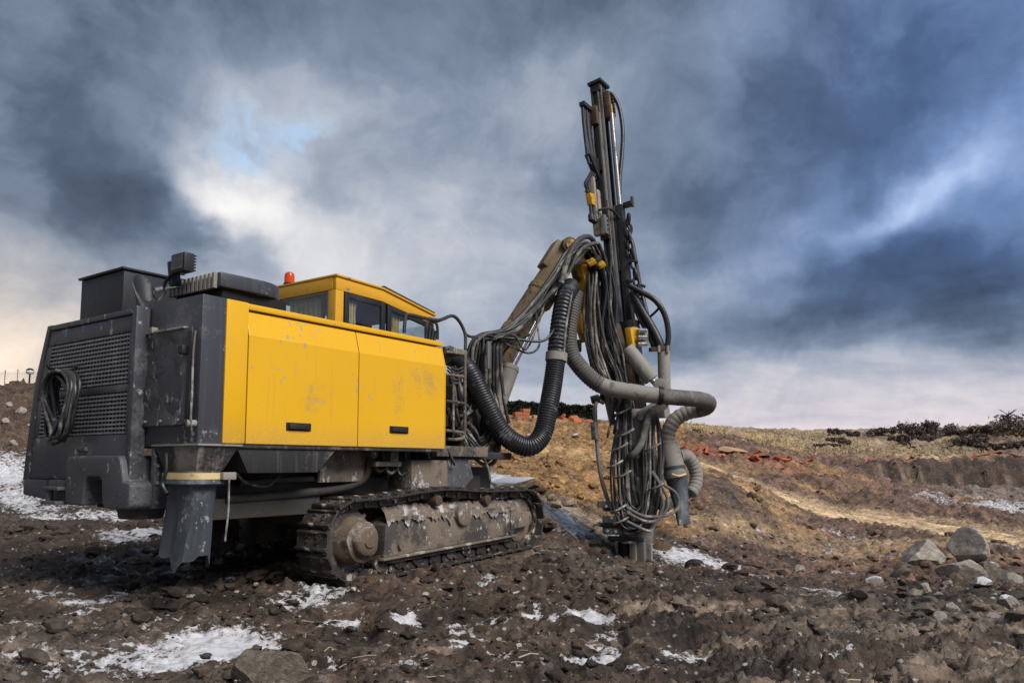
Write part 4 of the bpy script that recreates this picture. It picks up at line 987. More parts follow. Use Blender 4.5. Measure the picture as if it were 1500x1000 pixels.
# upper hose guide
mbox('hose_guide_top', mt(172), mt(166), -.62, -.20, .02, .14, 'black_paint', mast, .006)
mbox('hose_guide_block', mt(190), mt(164), -.30, -.20, -.06, .08, 'rust_plate', mast, .01)
gp = [M3(mt(240), -.58, .08), M3(mt(238), -.20, .08), M3(mt(266), -.20, .08), M3(mt(266), -.26, .08)]
m = MB(); m.add([p-mq*.05 for p in gp]+[p+mq*.05 for p in gp], [(0, 1, 2, 3), (7, 6, 5, 4), (0, 4, 5, 1), (1, 5, 6, 2), (2, 6, 7, 3), (3, 7, 4, 0)]); m.build('guide_plate', 'black_paint', mast, .006)
for i in range(5):
    p = -.58+.075*i; MB().tube([M3(mt(168), p, .09), M3(mt(200), p+.01, .10+.02*(i % 2)), M3(mt(240), p+.03, .09), M3(mt(252), p+.05, .08)], .026, 8).build('hydraulic_hose', 'hose_black', mast)
for i in range(4):
    p = -.50+.07*i; MB().tube([M3(mt(262), p+.05, .08), M3(mt(272), p-.02, .13), M3(mt(282), p-.10+.03*i, .16), M3(mt(293), p+.0, .14), M3(mt(302), p+.06, .12)], .024, 8).build('hydraulic_hose', 'hose_black', mast)
# yellow clamp with two tool ends hanging on the left
mbox('clamp_arm', mt(296), mt(293), -.68, -.30, .08, .14, 'black_paint', mast, .005)
yb = [M3(mt(297), -.64, .1), M3(mt(295), -.46, .1), M3(mt(312), -.47, .1), M3(mt(312), -.59, .1)]
m = MB(); m.add([p-mq*.045 for p in yb]+[p+mq*.045 for p in yb], [(0, 1, 2, 3), (7, 6, 5, 4), (0, 4, 5, 1), (1, 5, 6, 2), (2, 6, 7, 3), (3, 7, 4, 0)]); m.build('clamp_block', 'yellow_old', mast, .008)
for p in (-.575, -.47):
    MB().tube([M3(mt(312), p, .1), M3(mt(325), p, .1)], .026, 8, 2).lathe(M3(mt(324), p, .1), -mz, [(0, .03), (.03, .05), (.12, .05), (.15, .02), (.151, .005)], 10).build('tool_end', 'black_paint', mast)
MB().tube([M3(mt(318), -.42, .02), M3(mt(316), -.30, -.15), M3(mt(322), -.1, -.22), M3(mt(334), .02, -.28), M3(mt(345), .05, -.32)], .022, 8).build('hydraulic_hose', 'hose_black', mast)
# arched hose at the top right
def Lm(px, py, o=0): return L(px, py, 11.3+.9*mt(py)/ML+o)
MB().tube([Lm(888, 138, -.1), Lm(897, 139, -.1), Lm(907, 158, -.1), Lm(912, 190, -.1), Lm(911, 225, -.1), Lm(908, 260, -.1), Lm(907, 300, -.1)], .034, 10).build('hydraulic_hose', 'hose_black', mast)

# chain and thin lines hanging at the right of the barrel
rr3 = random.Random(5)
def chain(pts, r, name='chain', mat='mast_dark'):
    P = spline(pts, 8); m = MB(); acc = 0; k = 0
    for i in range(1, len(P)):
        acc += (P[i]-P[i-1]).length
        if acc > r*2.3:
            acc = 0; k += 1; t = (P[i]-P[i-1]).normalized(); s = t.orthogonal().normalized(); s = s if k % 2 else t.cross(s)
            ring = [P[i]+(t*math.cos(a)*1.7+s*math.sin(a))*r for a in [2*math.pi*j/10 for j in range(11)]]
            m.tube(ring, r*.42, 6, 1)
    m.build(name, mat, rig)
chain([L(921, 306, 11.7), L(921, 340, 11.7), L(926, 372, 11.65), L(932, 410, 11.6), L(938, 430, 11.6), L(944, 460, 11.5)], .05)
chain([L(918, 316, 11.7), L(919, 350, 11.7), L(922, 372, 11.65), L(927, 384, 11.65)], .035)
MB().tube([L(917, 345, 11.7), L(925, 352, 11.7), L(930, 375, 11.65), L(938, 420, 11.6), L(948, 460, 11.5), L(955, 500, 11.4)], .03, 8).build('cable', 'hose_black', rig)
for x, y in ((928, 382), (939, 418), (920, 410), (936, 437)):
    MB().tube([L(x-8, y+3, 11.6), L(x, y, 11.58), L(x+6, y+2, 11.6)], .022, 6).build('cable_tie', 'hose_black', rig)
for k, (x0, dx) in enumerate(((926, 0), (926, 0))):
    pass
MB().tube([L(922, 418, 11.4), L(940, 428, 11.35), L(960, 440, 11.3), L(974, 462, 11.3), L(979, 490, 11.3), L(976, 515, 11.3)], .042, 10).build('hydraulic_hose', 'hose_black', rig)
MB().tube([L(926, 428, 11.45), L(940, 455, 11.4), L(955, 480, 11.35), L(965, 500, 11.3), L(970, 515, 11.3)], .065, 12).build('hydraulic_hose', 'hose_black', rig)
MB().tube([L(924, 432, 11.5), L(936, 462, 11.45), L(950, 488, 11.4), L(960, 512, 11.35)], .045, 10).build('hydraulic_hose', 'hose_dusty', rig)
MB().tube([L(952, 464, 11.4), L(962, 455, 11.35), L(968, 447, 11.3)], .02, 8).build('tie_bar', 'hose_black', rig)

# ---- cradle and tilt gear behind the hoses
def pbox(name, px0, py0, px1, py1, Y, hw, hd, mat, bev=.015, parent=rig):
    a = L(px0, py0, Y if not isinstance(Y, tuple) else Y[0]); b = L(px1, py1, Y if not isinstance(Y, tuple) else Y[1])
    d = (b-a).normalized(); s = d.cross(Vector((0, 1, .0))); s = (s if s.length > .1 else d.cross(Vector((1, 0, 0)))).normalized(); u = s.cross(d)
    return MB().obox((a+b)/2, d, s, u, (b-a).length/2, hw, hd).build(name, mat, parent, bev)
cr = pbox('feed_cradle', 918, 480, 936, 690, (11.62, 11.42), .17, .14, 'rust_plate')
# curved cradle shoe to the left of the mast
arcp = [L(872, 470, 11.5), L(868, 510, 11.45), L(876, 545, 11.4), L(900, 568, 11.4), L(925, 560, 11.4), L(925, 480, 11.5)]
dv = Vector((0, .12, 0)); m = MB(); n_ = len(arcp); m.add([p-dv for p in arcp]+[p+dv for p in arcp], [tuple(range(n_)), tuple(range(n_, 2*n_))[::-1]]+[(i, (i+1) % n_, n_+(i+1) % n_, n_+i) for i in range(n_)]); m.build('cradle_plate', 'rust_plate', rig, .02)
pbox('cradle_arm', 922, 470, 930, 560, 11.45, .10, .12, 'mast_dark')
MB().lathe(L(928, 490, 11.2), (EU@np.array([0,-1,0]), EV@np.array([0,-1,0]), 0), [(0, .02), (.001, .11), (.05, .11), (.08, .08), (.081, .01)], 24).build('yellow_pulley', 'yellow_old', rig, .01)
pbox('yellow_guard', 922, 480, 926, 508, 11.15, .07, .05, 'yellow_old')
pbox('valve_block', 940, 482, 941, 506, 11.2, .07, .07, 'dusty_steel')
for yy in (484, 494, 504): MB().cyl(L(935, yy, 11.1), L(947, yy, 11.1), .035, n=12).build('fitting', 'chrome', rig)
t0 = L(918, 510, 11.15); t1 = L(955, 556, 11.1); t2 = L(966, 568, 11.1)
tc = MB().cyl(t0, t1, .115, n=24).build('tilt_cylinder', 'dusty_steel', rig, .015)
MB().cyl(t1-(t1-t0).normalized()*.01, t2, .045, n=16).build('rod', 'chrome', tc)
MB().cyl(L(966, 563, 11.0), L(966, 563, 11.25), .09, n=20).build('pivot', 'dusty_steel', tc, .015)
s0 = L(972, 514, 11.3); s1 = L(974, 592, 11.3)
sc_ = MB().cyl(s0, s1, .09, n=20).build('support_cylinder', 'dusty_steel', rig, .01)
pbox('flange', 952, 512, 980, 510, 11.3, .03, .10, 'rust_plate', .008)
for x in (965, 978): MB().cyl(L(x, 506, 11.2), L(x, 516, 11.2), .025, n=8).build('bolt', 'dusty_steel', rig)
pbox('link_bar', 936, 612, 972, 590, 11.0, .085, .05, 'dusty_steel', .02)
MB().cyl(L(938, 611, 10.9), L(938, 611, 11.1), .045, n=16).build('link_pin', 'dusty_steel', rig, .008)
pbox('side_plate', 968, 560, 974, 612, 11.35, .10, .05, 'dusty_steel', .012)
pbox('head_bracket', 893, 572, 920, 600, 11.45, .14, .1, 'dusty_steel', .015)
# round tube guide and drill steel on the lower mast
MB().cyl(L(930, 600, 11.2), L(932, 672, 11.18), .17, n=28).build('guide_sleeve', 'dusty_steel', rig, .015)
MB().cyl(L(932, 668, 11.2), L(936, 700, 11.2), .10, n=20).build('drill_steel', 'mast_rail', rig, .006)
MB().cyl(L(929, 698, 11.15), L(932, 780, 11.15), .105, n=24).build('guide_tube', 'dusty_steel', rig, .015)
pbox('lower_beam', 945, 660, 946, 790, 11.45, .12, .10, 'dusty_steel', .012)
pbox('cross_bracket', 905, 676, 955, 670, 11.3, .06, .1, 'dusty_steel', .012)
# drill foot: clamp jaws, skirt plate and square foot
jaw = empty('drill_foot', (0, 0, 0)); jaw.parent = rig
for y0, x0, x1, mat in ((738, 876, 900, 'dusty_steel'), (745, 884, 902, 'mast_dark'), (760, 884, 912, 'dusty_steel'), (768, 878, 915, 'mast_dark'), (777, 884, 918, 'dusty_steel'), (788, 892, 925, 'mast_dark')):
    pbox('clamp_jaw', x0, y0, x1+16, y0+1, 11.2, .045 if mat == 'dusty_steel' else .03, .14, mat, .01, jaw)
for x, y in ((888, 741), (896, 758), (890, 777), (902, 778), (915, 780)): MB().cyl(L(x, y, 11.0), L(x, y, 11.1), .022, n=8).build('bolt', 'chrome', jaw)
gp = [L(918, 792, 11.1), L(922, 770, 11.1), L(958, 772, 11.1), L(957, 792, 11.1), L(948, 797, 11.1), L(925, 797, 11.1)]
m = MB(); n_ = len(gp); dv = Vector((0, .14, 0)); m.add(gp+[p+dv for p in gp], [tuple(range(n_)), tuple(range(n_, 2*n_))[::-1]]+[(i, (i+1) % n_, n_+(i+1) % n_, n_+i) for i in range(n_)]); m.build('foot_plate', 'dusty_steel', jaw, .008)
pbox('foot_post', 938, 792, 939, 834, 11.2, .12, .11, 'mast_rail', .012, jaw)
pbox('foot_flange', 927, 796, 928, 832, 11.12, .02, .05, 'dusty_steel', .006, jaw)
pbox('foot_flange', 950, 796, 951, 832, 11.12, .02, .05, 'dusty_steel', .006, jaw)
MB().cyl(L(915, 792, 11.3), L(916, 812, 11.3), .10, n=20).build('dust_cup', 'mast_dark', jaw, .01)
MB().obox(L(922, 794, 11.0), mp, mq, mz, .1, .05, .015).build('clamp_lug', 'mast_rail', jaw, .006)

# ---- large ducts
MB().tube([PV(655, 520, .85), L(672, 528, 9.9), L(690, 548, 9.8), L(712, 592, 9.75), L(735, 632, 9.75), L(760, 651, 9.8), L(780, 652, 9.85), L(795, 634, 9.95), L(803, 600, 10.0), L(810, 560, 10.1), L(815, 522, 10.15)], .128, 18, 8, (.034, .07)).build('suction_duct', 'duct_black', rig, smooth=30)
MB().tube([L(815, 524, 10.15), L(817, 505, 10.2), L(822, 465, 10.3), L(828, 435, 10.45), L(836, 420, 10.7)], .132, 18, 8, (.058, .13)).build('suction_duct', 'duct_black', rig, smooth=30)
MB().tube([L(814.5, 529, 10.15), L(815.5, 517, 10.16)], .145, 18, 3).build('duct_clamp', 'dusty_steel', rig)
MB().tube([L(826, 517, 10.08), L(829, 480, 10.15), L(835, 445, 10.25), L(838, 428, 10.4)], .014, 6).build('marker_stripe', 'hose_pale', rig)
MB().tube([L(843, 430, 11.0), L(838, 455, 10.9), L(833, 490, 10.8), L(837, 518, 10.75), L(850, 538, 10.7), L(868, 556, 10.65), L(882, 565, 10.65)], .118, 18, 8, (.042, .09)).build('dust_duct', 'duct_dark', rig, smooth=30)
MB().tube([L(878, 563, 10.65), L(895, 569, 10.65), L(920, 573, 10.66), L(945, 577, 10.68), L(968, 580, 10.7)], .115, 20, 6).build('dust_pipe', 'duct_grey', rig)
MB().tube([L(966, 579.6, 10.7), L(990, 582, 10.72), L(1015, 584, 10.75), L(1030, 586, 10.82), L(1038, 590, 10.98), L(1034, 597, 11.12), L(1020, 601, 11.2)], .112, 20, 8, (.05, .025)).build('dust_duct', 'duct_dark', rig, smooth=40)
MB().tube([L(1026, 600, 11.18), L(1008, 604, 11.22), L(992, 612, 11.25), L(982, 625, 11.25), L(977, 640, 11.25), L(977, 655, 11.25)], .110, 18, 8, (.075, .09)).build('dust_duct', 'duct_grey', rig, smooth=35)
for x, y in ((967, 579.7), (916, 572.5)): MB().tube([L(x-3, y-.5, 10.69), L(x+3, y+.3, 10.69)], .13, 18, 2).build('duct_clamp', 'mast_dark', rig)
cy0 = L(978, 651, 11.25); cy1 = L(990, 700, 11.2)
cyc = MB().cyl(cy0, cy1, .155, .165, n=30).build('cyclone', 'duct_grey', rig, .02)
rings = []; ca = cy1+(cy0-cy1).normalized()*.16; cb = L(1003, 768, 11.1)
dz_ = (cb-ca).normalized(); xx = dz_.cross(Vector((0, 1, 0))).normalized(); yy = dz_.cross(xx)
for k in range(14):
    t = k/13; c = ca.lerp(cb, t)+xx*.03*math.sin(t*5); a_ = .172*(1-.30*t)+(0 if t < .8 else .05*(t-.8)*5); b_ = .172*(1-.62*t)
    rings.append([c+(xx*math.cos(q)*a_+yy*math.sin(q)*b_)*(1+.06*t*math.sin(5*q+4*t)+.05*t*math.sin(3*q+7*t)) for q in [2*math.pi*i/30 for i in range(30)]])
MB().loft(rings, False).build('rubber_sleeve', 'rubber', cyc, smooth=50)
MB().tube([L(984, 694, 11.0), L(994, 697, 10.98), L(1004, 694, 11.05)], .016, 6).build('sleeve_band', 'strap', cyc)
MB().tube([L(995, 668, 11.35), L(1006, 668, 11.4), L(1015, 680, 11.45), L(1020, 697, 11.45), L(1018, 712, 11.4), L(1012, 722, 11.35)], .10, 18, 8, (.065, .09)).build('dust_duct', 'duct_grey', rig, smooth=35)
MB().tube([L(1012, 720, 11.4), L(1000, 726, 11.5), L(985, 734, 11.55), L(968, 745, 11.5)], .085, 16, 6, (.06, .08)).build('dust_duct', 'duct_grey', rig, smooth=35)

# ---- hoses
def hose(pts, r, mat, par=rig, name='hydraulic_hose', n=9, sub=7): return MB().tube(pts, r, n, sub).build(name, mat, par)
def bundle(center, n, spread, rr, mats, seed, depth=.12, wob=.35, name='hydraulic_hose'):
    g = random.Random(seed)
    for k in range(n):
        a = g.uniform(-1, 1); b = g.uniform(-1, 1); pts = []
        for i, (x, y, Y, *sp) in enumerate(center):
            s = sp[0] if sp else 1.0; j = g.uniform(-wob, wob)
            pts.append(L(x+(a+j)*spread*s, y+(b*.6+g.uniform(-wob, wob))*spread*s*.7, Y+b*depth))
        hose(pts, g.choice(rr), g.choice(mats), name=name)
bundle([(700, 560, 10.0), (702, 515, 10.0), (716, 497, 10.05), (745, 486, 10.15, .8), (782, 452, 10.35, .7), (815, 408, 10.5, .8), (840, 372, 10.65, .8), (858, 360, 10.85, .8), (872, 372, 11.1, .7), (882, 400, 11.2, .7)], 22, 15, [.013, .016, .019, .022], ['hose_dusty', 'hose_dusty', 'hose_black', 'hose_black', 'hose_pale'], 11)
hose([L(822, 415, 10.3), L(830, 385, 10.4), L(842, 358, 10.55), L(856, 347, 10.75), L(868, 351, 10.95), L(874, 372, 11.1), L(876, 395, 11.2)], .038, 'hose_dusty')
bundle([(878, 385, 11.15), (884, 430, 11.15), (886, 480, 11.12), (894, 520, 11.1), (905, 552, 11.1, .8), (914, 590, 11.0, .7), (908, 640, 10.95)], 22, 17, [.013, .016, .019, .022], ['hose_dusty', 'hose_black', 'hose_black', 'hose_black'], 12)
bundle([(866, 400, 11.05), (866, 450, 11.0), (868, 500, 11.0), (876, 535, 10.98), (890, 560, 10.95), (905, 590, 10.9, .6)], 10, 9, [.013, .017], ['hose_dusty', 'hose_pale', 'hose_black'], 13)
# drooping loops in front of the housing
for i in range(11):
    g = random.Random(40+i); x = 664+g.uniform(-4, 8); yb = 640+i*4.6+g.uniform(-3, 3); xb = 702+i*1.4
    hose([PV(x-6, 600+i*3, .6), L(x+14, 612+i*3, 9.7), L(x+30, yb-14, 9.7), L(xb, yb, 9.75), L(xb+14, yb-18, 9.85), L(xb+18, yb-60, 9.95), L(xb+4+g.uniform(-5, 5), 560, 10.0)], g.choice([.014, .017, .02]), g.choice(['hose_dusty', 'hose_dusty', 'hose_black', 'hose_pale']))
for i in range(9):                       # row of bent hoses on the valve block
    x = 692+i*5.2; g = random.Random(70+i)
    hose([L(x+6+g.uniform(-4, 8), 640+g.uniform(-25, 20), 10.1), L(x+2+g.uniform(-3, 3), 585, 10.0), L(x, 530, 9.95), L(x+1, 505, 9.95), L(x+8, 492, 10.0), L(x+20, 492, 10.1)], .023, g.choice(['hose_dusty', 'hose_black', 'hose_dusty']))
pbox('valve_bank', 692, 520, 738, 512, 10.3, .16, .10, 'muddy_steel', .015)
pbox('mirror_plate', 716, 500, 716, 540, 9.8, .035, .012, 'mast_rail', .006)
for k, pts in enumerate([[(690, 494, 10.0), (720, 492, 9.95), (750, 508, 9.95), (775, 517, 10.0), (790, 505, 10.1), (786, 470, 10.3), (784, 440, 10.4)], [(700, 500, 9.95), (740, 495, 9.9), (790, 500, 10.0), (808, 488, 10.1), (814, 470, 10.3)], [(722, 498, 9.9), (752, 490, 9.9), (770, 512, 9.95), (790, 470, 10.2), (800, 430, 10.4)], [(735, 520, 10.0), (752, 500, 10.0), (776, 490, 10.1)]]):
    hose([L(*p) for p in pts], .014+.004*(k % 2), ('hose_dusty', 'hose_black')[k % 2])
# lower bundle: hoses hanging in long loops down the mast
for i in range(19):
    g = random.Random(100+i); xl = 897+i*1.7+g.uniform(-3, 3); xr = 943+i*1.6+g.uniform(-3, 3); yb = 745+g.uniform(0, 38); Yd = 10.85+.012*i+g.uniform(-.05, .05)
    xm = (xl+xr)/2+g.uniform(-4, 4)
    hose([L(904+i*1.2, 578, 10.95), L(904+i*1.0+g.uniform(-3, 3), 620, 10.9), L(xl, 680, Yd), L(xl+3, yb-36, Yd), L(xm-10, yb-6, Yd-.04), L(xm+4, yb, Yd-.05), L(xm+16, yb-14, Yd-.03), L(xr, yb-60, Yd), L(xr-2+g.uniform(-4, 4), 650, Yd+.05), L(958+g.uniform(-6, 6), 600, 11.0)], g.choice([.016, .019, .023]), g.choice(['hose_pale', 'hose_dusty', 'hose_dusty', 'hose_black']), name='hydraulic_hose')
for i, (xa, yb) in enumerate(((975, 755), (990, 748), (968, 768))):
    hose([L(955, 690, 10.9), L(965, 705, 10.85), L(xa, 722, 10.8), L(xa+3, 742, 10.8), L(xa-12, yb+6, 10.8), L(945, yb+8, 10.8), L(918, yb-5, 10.8)], .022, 'hose_pale')
for x, y in ((915, 580), (912, 602), (907, 655), (900, 680), (916, 634), (955, 655), (962, 712), (912, 695), (905, 745), (910, 762)):
    hose([L(x-11, y+5, 10.85), L(x-4, y+3, 10.76), L(x+6, y-2, 10.76), L(x+12, y-6, 10.85)], .015, 'hose_pale', name='cable_tie')
hose([L(922, 668, 10.95), L(928, 665, 10.85), L(938, 652, 10.85), L(945, 628, 10.9), L(952, 600, 10.95)], .045, 'hose_pale')
hose([L(955, 690, 10.9), L(948, 715, 10.88), L(945, 745, 10.88), L(930, 772, 10.85)], .018, 'hose_pale')
# bent arm of pipe at the left of the mast foot
hose([L(884, 590, 11.05), L(876, 587, 11.0), L(872, 597, 10.98), L(874, 640, 10.98), L(879, 690, 11.0), L(888, 725, 11.05), L(898, 752, 11.1)], .030, 'dusty_steel', name='lever')
pbox('lever_box', 870, 618, 872, 644, 10.95, .04, .04, 'dusty_steel', .008)
pbox('lever_head', 866, 586, 878, 583, 11.0, .05, .05, 'mast_dark', .008)
hose([L(880, 590, 11.2), L(885, 575, 11.2), L(893, 600, 11.2), L(900, 612, 11.2)], .04, 'mast_dark', name='support_bar')
hose([L(885, 565, 11.2), L(893, 600, 11.2), L(898, 622, 11.2)], .05, 'dusty_steel', name='support_bar')
for i, (x, y) in enumerate(((826, 388), (836, 390), (866, 384), (874, 380), (880, 388), (838, 384))):
    pbox('hose_clamp', x-5, y+3, x+5, y-3, 10.6+.1*i, .03, .06, 'yellow_old' if i % 2 == 0 else 'mast_dark', .008)
pbox('clamp_bar', 820, 388, 888, 380, (10.55, 11.15), .03, .03, 'mast_dark', .008)

# ---- coil of hose hung on the grille: a thing of its own
cc = PU(102, 590, RU-.05)
coil = empty('hose_coil', (0, 0, 0)); 
W = lambda p: tuple(ORG+p[0]*EU+p[1]*EV+np.array([0, 0, p[2]]))
coil.location = W((cc.x, cc.y, cc.z)); coil.rotation_euler = (0, 0, math.pi/2-TH)
tag(coil, 'coil of black hose hung on the radiator grille of the drill rig', 'hose')
for i in range(11):
    g = random.Random(200+i); a_ = .225+g.uniform(-.06, .05); b_ = .30+g.uniform(-.05, .02); oy = g.uniform(-.10, .10); ph = g.uniform(-.5, .5); pts = []
    for k in range(17):
        t = math.pi/2+2*math.pi*k/16; sq = 1+.12*math.sin(3*t+ph*4)
        y = math.cos(t)*a_*sq+oy*(1-math.sin(t))/2; z = .28+(math.sin(t)-1)*b_
        pts.append((-.02-.011*i+.02*math.sin(t*2+ph), -y, z))
    MB().tube(pts, .0165, 9, 4).build('hose_loop', ('duct_black', 'hose_dusty', 'duct_black')[i % 3], coil)
MB().tube([(-.10, .06, .25), (-.11, -.12, .16), (-.10, -.22, .02), (-.06, -.21, -.05)], .02, 8).build('hose_end', 'duct_black', coil)
MB().tube([(-.08, .02, -.25), (-.06, -.01, -.33), (-.10, .03, -.37), (-.09, .09, -.36)], .012, 6).build('tie_wire', 'hose_black', coil)
MB().tube([(.05, 0, .33), (-.02, 0, .33), (-.18, 0, .30), (-.20, 0, .34)], .016, 8).build('hook', 'mast_dark', coil)

# ================================================================== SURROUNDINGS
# ---- rocks
def rock_mesh(name, seed, sub=3, cuts=9, mat='rock_pale', rough=.05, sharp=22):
    g = random.Random(seed); bm = bmesh.new(); bmesh.ops.create_icosphere(bm, subdivisions=sub, radius=1.0)
    planes = []
    for _ in range(cuts):
        n = Vector((g.gauss(0, 1), g.gauss(0, 1), g.gauss(0, 1))).normalized(); planes.append((n, g.uniform(.48, .80)))
    for v in bm.verts:
        for n, d in planes:
            k = v.co.dot(n)-d
            if k > 0: v.co -= n*k
        nn = mnoise.fractal(v.co*2.2+Vector((seed, 0, 0)), 1.0, 2.0, 4); v.co += v.co.normalized()*rough*nn
    me = bpy.data.meshes.new(name); bm.to_mesh(me); bm.free(); setsmooth(me, sharp); me.materials.append(MATS[mat]); return me
def put(name, me, x, y, s, rz, sink=.3, tilt=(0, 0), z=None):
    o = bpy.data.objects.new(name, me); COL.objects.link(o); o.scale = s; o.rotation_euler = (tilt[0], tilt[1], rz)
    o.location = (x, y, (gz(x, y) if z is None else z)+s[2]*(.62-sink)); return o
g = ground_at(398, 1018)
fr = put('foreground_rock', rock_mesh('foreground_rock', 3, 5, 13, 'rock_dark', .03, 14), g[0], g[1], (.20, .15, .155), .5, .25, (.1, .25))
tag(fr, 'dark angular rock lying at the edge of the big snow patch', 'rock')
for px, py, s, mat, lab in [(1352, 832, (.52, .36, .28), 'rock_pale', 'wide flat pale boulder leaning against the pale boulder pile'), (1417, 829, (.44, .37, .40), 'rock_pale', 'pale rounded boulder on top of the boulder pile'),
                            (1408, 845, (.42, .33, .27), 'rock_pale', 'low pale boulder at the foot of the boulder pile'), (1447, 845, (.32, .29, .27), 'rock_dark', 'dark brown boulder at the dark end of the boulder pile')]:
    q = ground_at(px, py); i = int(px)
    o = put('boulder', rock_mesh('boulder', i, 5, 13, mat, .07, 20), q[0], q[1], s, i*.7, .42 if 'top' not in lab else .10, (.1, -.1)); tag(o, lab, 'boulder', 'boulders piled on the lower terrace')
q = ground_at(742, 712); o = put('rock_slab', rock_mesh('rock_slab', 78, 5, 15, 'slab_sand', .06, 16), q[0], q[1], (.55, .40, .17), .3, .35, (.1, -.1)); tag(o, 'low sandy rock slab in the snow just behind the crawler', 'rock')
ROCKS = [rock_mesh('stone', 300+i, 2, 9, ('rock_pale', 'rock_grey', 'rock_dark')[i % 3], .08) for i in range(9)]
gR = random.Random(9); cnt = 0
spots = [(1150, 905), (1210, 880), (1265, 893), (1330, 915), (1362, 902), (1395, 905), (1440, 897), (1455, 912), (1480, 920), (1475, 905), (1490, 925), (1380, 920), (1420, 930), (1490, 940), (1340, 880), (1300, 905), (1420, 875), (1460, 878), (1485, 860), (1390, 865),
         (1225, 848), (1320, 850), (1280, 865), (1405, 890), (1470, 955), (1310, 940), (1255, 925), (1130, 860), (1170, 840), (1450, 835), (1474, 842), (1356, 872), (1374, 886), (1436, 868), (1410, 862), (1497, 892)]
for px, py in spots:
    q = ground_at(px, py); d = math.hypot(q[0], q[1]); s = gR.uniform(7, 17)*d/FPX
    k = gR.randrange(9); o = put('stone', ROCKS[k], q[0], q[1], (s*gR.uniform(.8, 1.3), s*gR.uniform(.7, 1.1), s*gR.uniform(.45, .75)), gR.uniform(0, 6), .42, (gR.uniform(-.3, .3), gR.uniform(-.3, .3)))
    kind = ('pale tan', 'grey snow dusted', 'dark brown')[k % 3]; where = 'in the churned mud well below the boulder pile' if py > 888 else 'on the slope close to the boulder pile' if px > 1290 else 'on open mud between drill foot and boulder pile'
    tag(o, kind+' broken stone '+where, 'stone', kind+' stones '+where)
for px, py in [(30, 610), (12, 600), (45, 628), (20, 655), (8, 632)]:
    q = ground_at(px, py); s = gR.uniform(5, 11)*math.hypot(q[0], q[1])/FPX
    o = put('bank_rock', ROCKS[gR.choice([0, 3, 6])], q[0], q[1], (s, s*.8, s*.8), gR.uniform(0, 6), .35); tag(o, 'pale rock sticking out of the dark earth bank behind the rig', 'rock', 'rocks in the earth bank')
for px, py in [(1010, 640), (1030, 646), (1052, 650), (1075, 640), (1088, 648), (1098, 636), (1120, 645), (1140, 650), (990, 650), (1060, 635), (1015, 630), (1160, 640), (860, 652), (842, 648), (775, 648), (712, 640)]:
    q = ground_at(px, py); s = gR.uniform(4, 9)*math.hypot(q[0], q[1])/FPX
    o = put('rubble_block', ROCKS[gR.randrange(9)], q[0], q[1], (s, s*.8, s*.6), gR.uniform(0, 6), .2); tag(o, 'small rubble block on the far spoil slope beyond the mast', 'rubble', 'rubble blocks on the spoil slope')

# ---- soil clods, gravel, straw: nobody could count them
def scatter(name, n, rmin, rmax, thmin, thmax, smin, smax, mat, seed, sub=1, power=2.2, soil=True, flat_=.7, near=1.0):
    g = np.random.default_rng(seed); V = []; F = []; off = 0; protos = []
    for k in range(12):
        bm = bmesh.new(); bmesh.ops.create_icosphere(bm, subdivisions=sub, radius=1.0)
        P = np.array([tuple(v.co*(1+.55*mnoise.noise(v.co*1.3+Vector((k*7.1+seed, 0, 0)))+.25*mnoise.noise(v.co*3+Vector((0, k*3.3, 0))))) for v in bm.verts]); FF = np.array([[v.index for v in f.verts] for f in bm.faces]); bm.free(); protos.append((P, FF))
    r = rmin*(rmax/rmin)**(g.random(n)**near); th = np.radians(thmin+(thmax-thmin)*g.random(n)); x = r*np.sin(th); y = r*np.cos(th)
    u = (x-ORG[0])*EU[0]+(y-ORG[1])*EU[1]; v = (x-ORG[0])*EV[0]+(y-ORG[1])*EV[1]
    keep = ~((u > -.6) & (u < 3.5) & (((v > -.15) & (v < .6)) | ((v > 1.9) & (v < 2.7)))); rd, _ = poly_dist(x, y, ROAD); keep &= (rd > 2.2) | (g.random(n) < .15)
    keep &= perlin(x*.9, y*.9, 21)+.35*g.random(n) > -.05; keep &= (g.random(n) > .62) | (np.degrees(np.arctan2(x, y)) < 9) | (r > 11)
    keep &= snow_mask(x, y)+.3*g.random(n) < .65
    x, y, r = x[keep], y[keep], r[keep]; z = height(x, y); s = (smin+(smax-smin)*g.random(len(x))**power)*np.clip(r/7, .6, 1.7); soil_c = soil_color(x, y)*(.75+.5*g.random(len(x)))[:, None]
    C = []
    for i in range(len(x)):
        P, FF = protos[i % 12]; a = g.random()*6.28; ca, sa = math.cos(a), math.sin(a); q = P*s[i]*np.array([1+.5*g.random(), 1, flat_*(.6+.5*g.random())])
        tx = (g.random()-.5)*.8; q = np.stack([q[:, 0]*ca-q[:, 1]*sa, q[:, 0]*sa+q[:, 1]*ca, q[:, 2]+q[:, 0]*tx*.5], 1)
        V.append(q+np.array([x[i], y[i], z[i]+s[i]*.15])); F.append(FF+off); off += len(P); C.append(np.repeat(soil_c[i][None], len(P), 0))
    o = meshobj(name, np.vstack(V), np.vstack(F), mat); me = o.data
    if soil:
        ca_ = me.color_attributes.new('soil', 'FLOAT_COLOR', 'POINT'); c = np.ones((len(me.vertices), 4), np.float32); c[:, :3] = np.vstack(C); ca_.data.foreach_set('color', c.ravel())
    setsmooth(me, 40); return o
o = scatter('soil_clods', 5200, 3.2, 15, -40, 40, .010, .085, 'clod_soil', 1, 2, 4.5); tag(o, 'churned clods of dark mud covering the ground', 'soil', kind='stuff')
o = scatter('fine_clods', 9000, 3.0, 10, -40, 40, .005, .022, 'clod_soil', 2, 1, 2.0); tag(o, 'fine crumbs of mud covering the foreground', 'soil', kind='stuff')
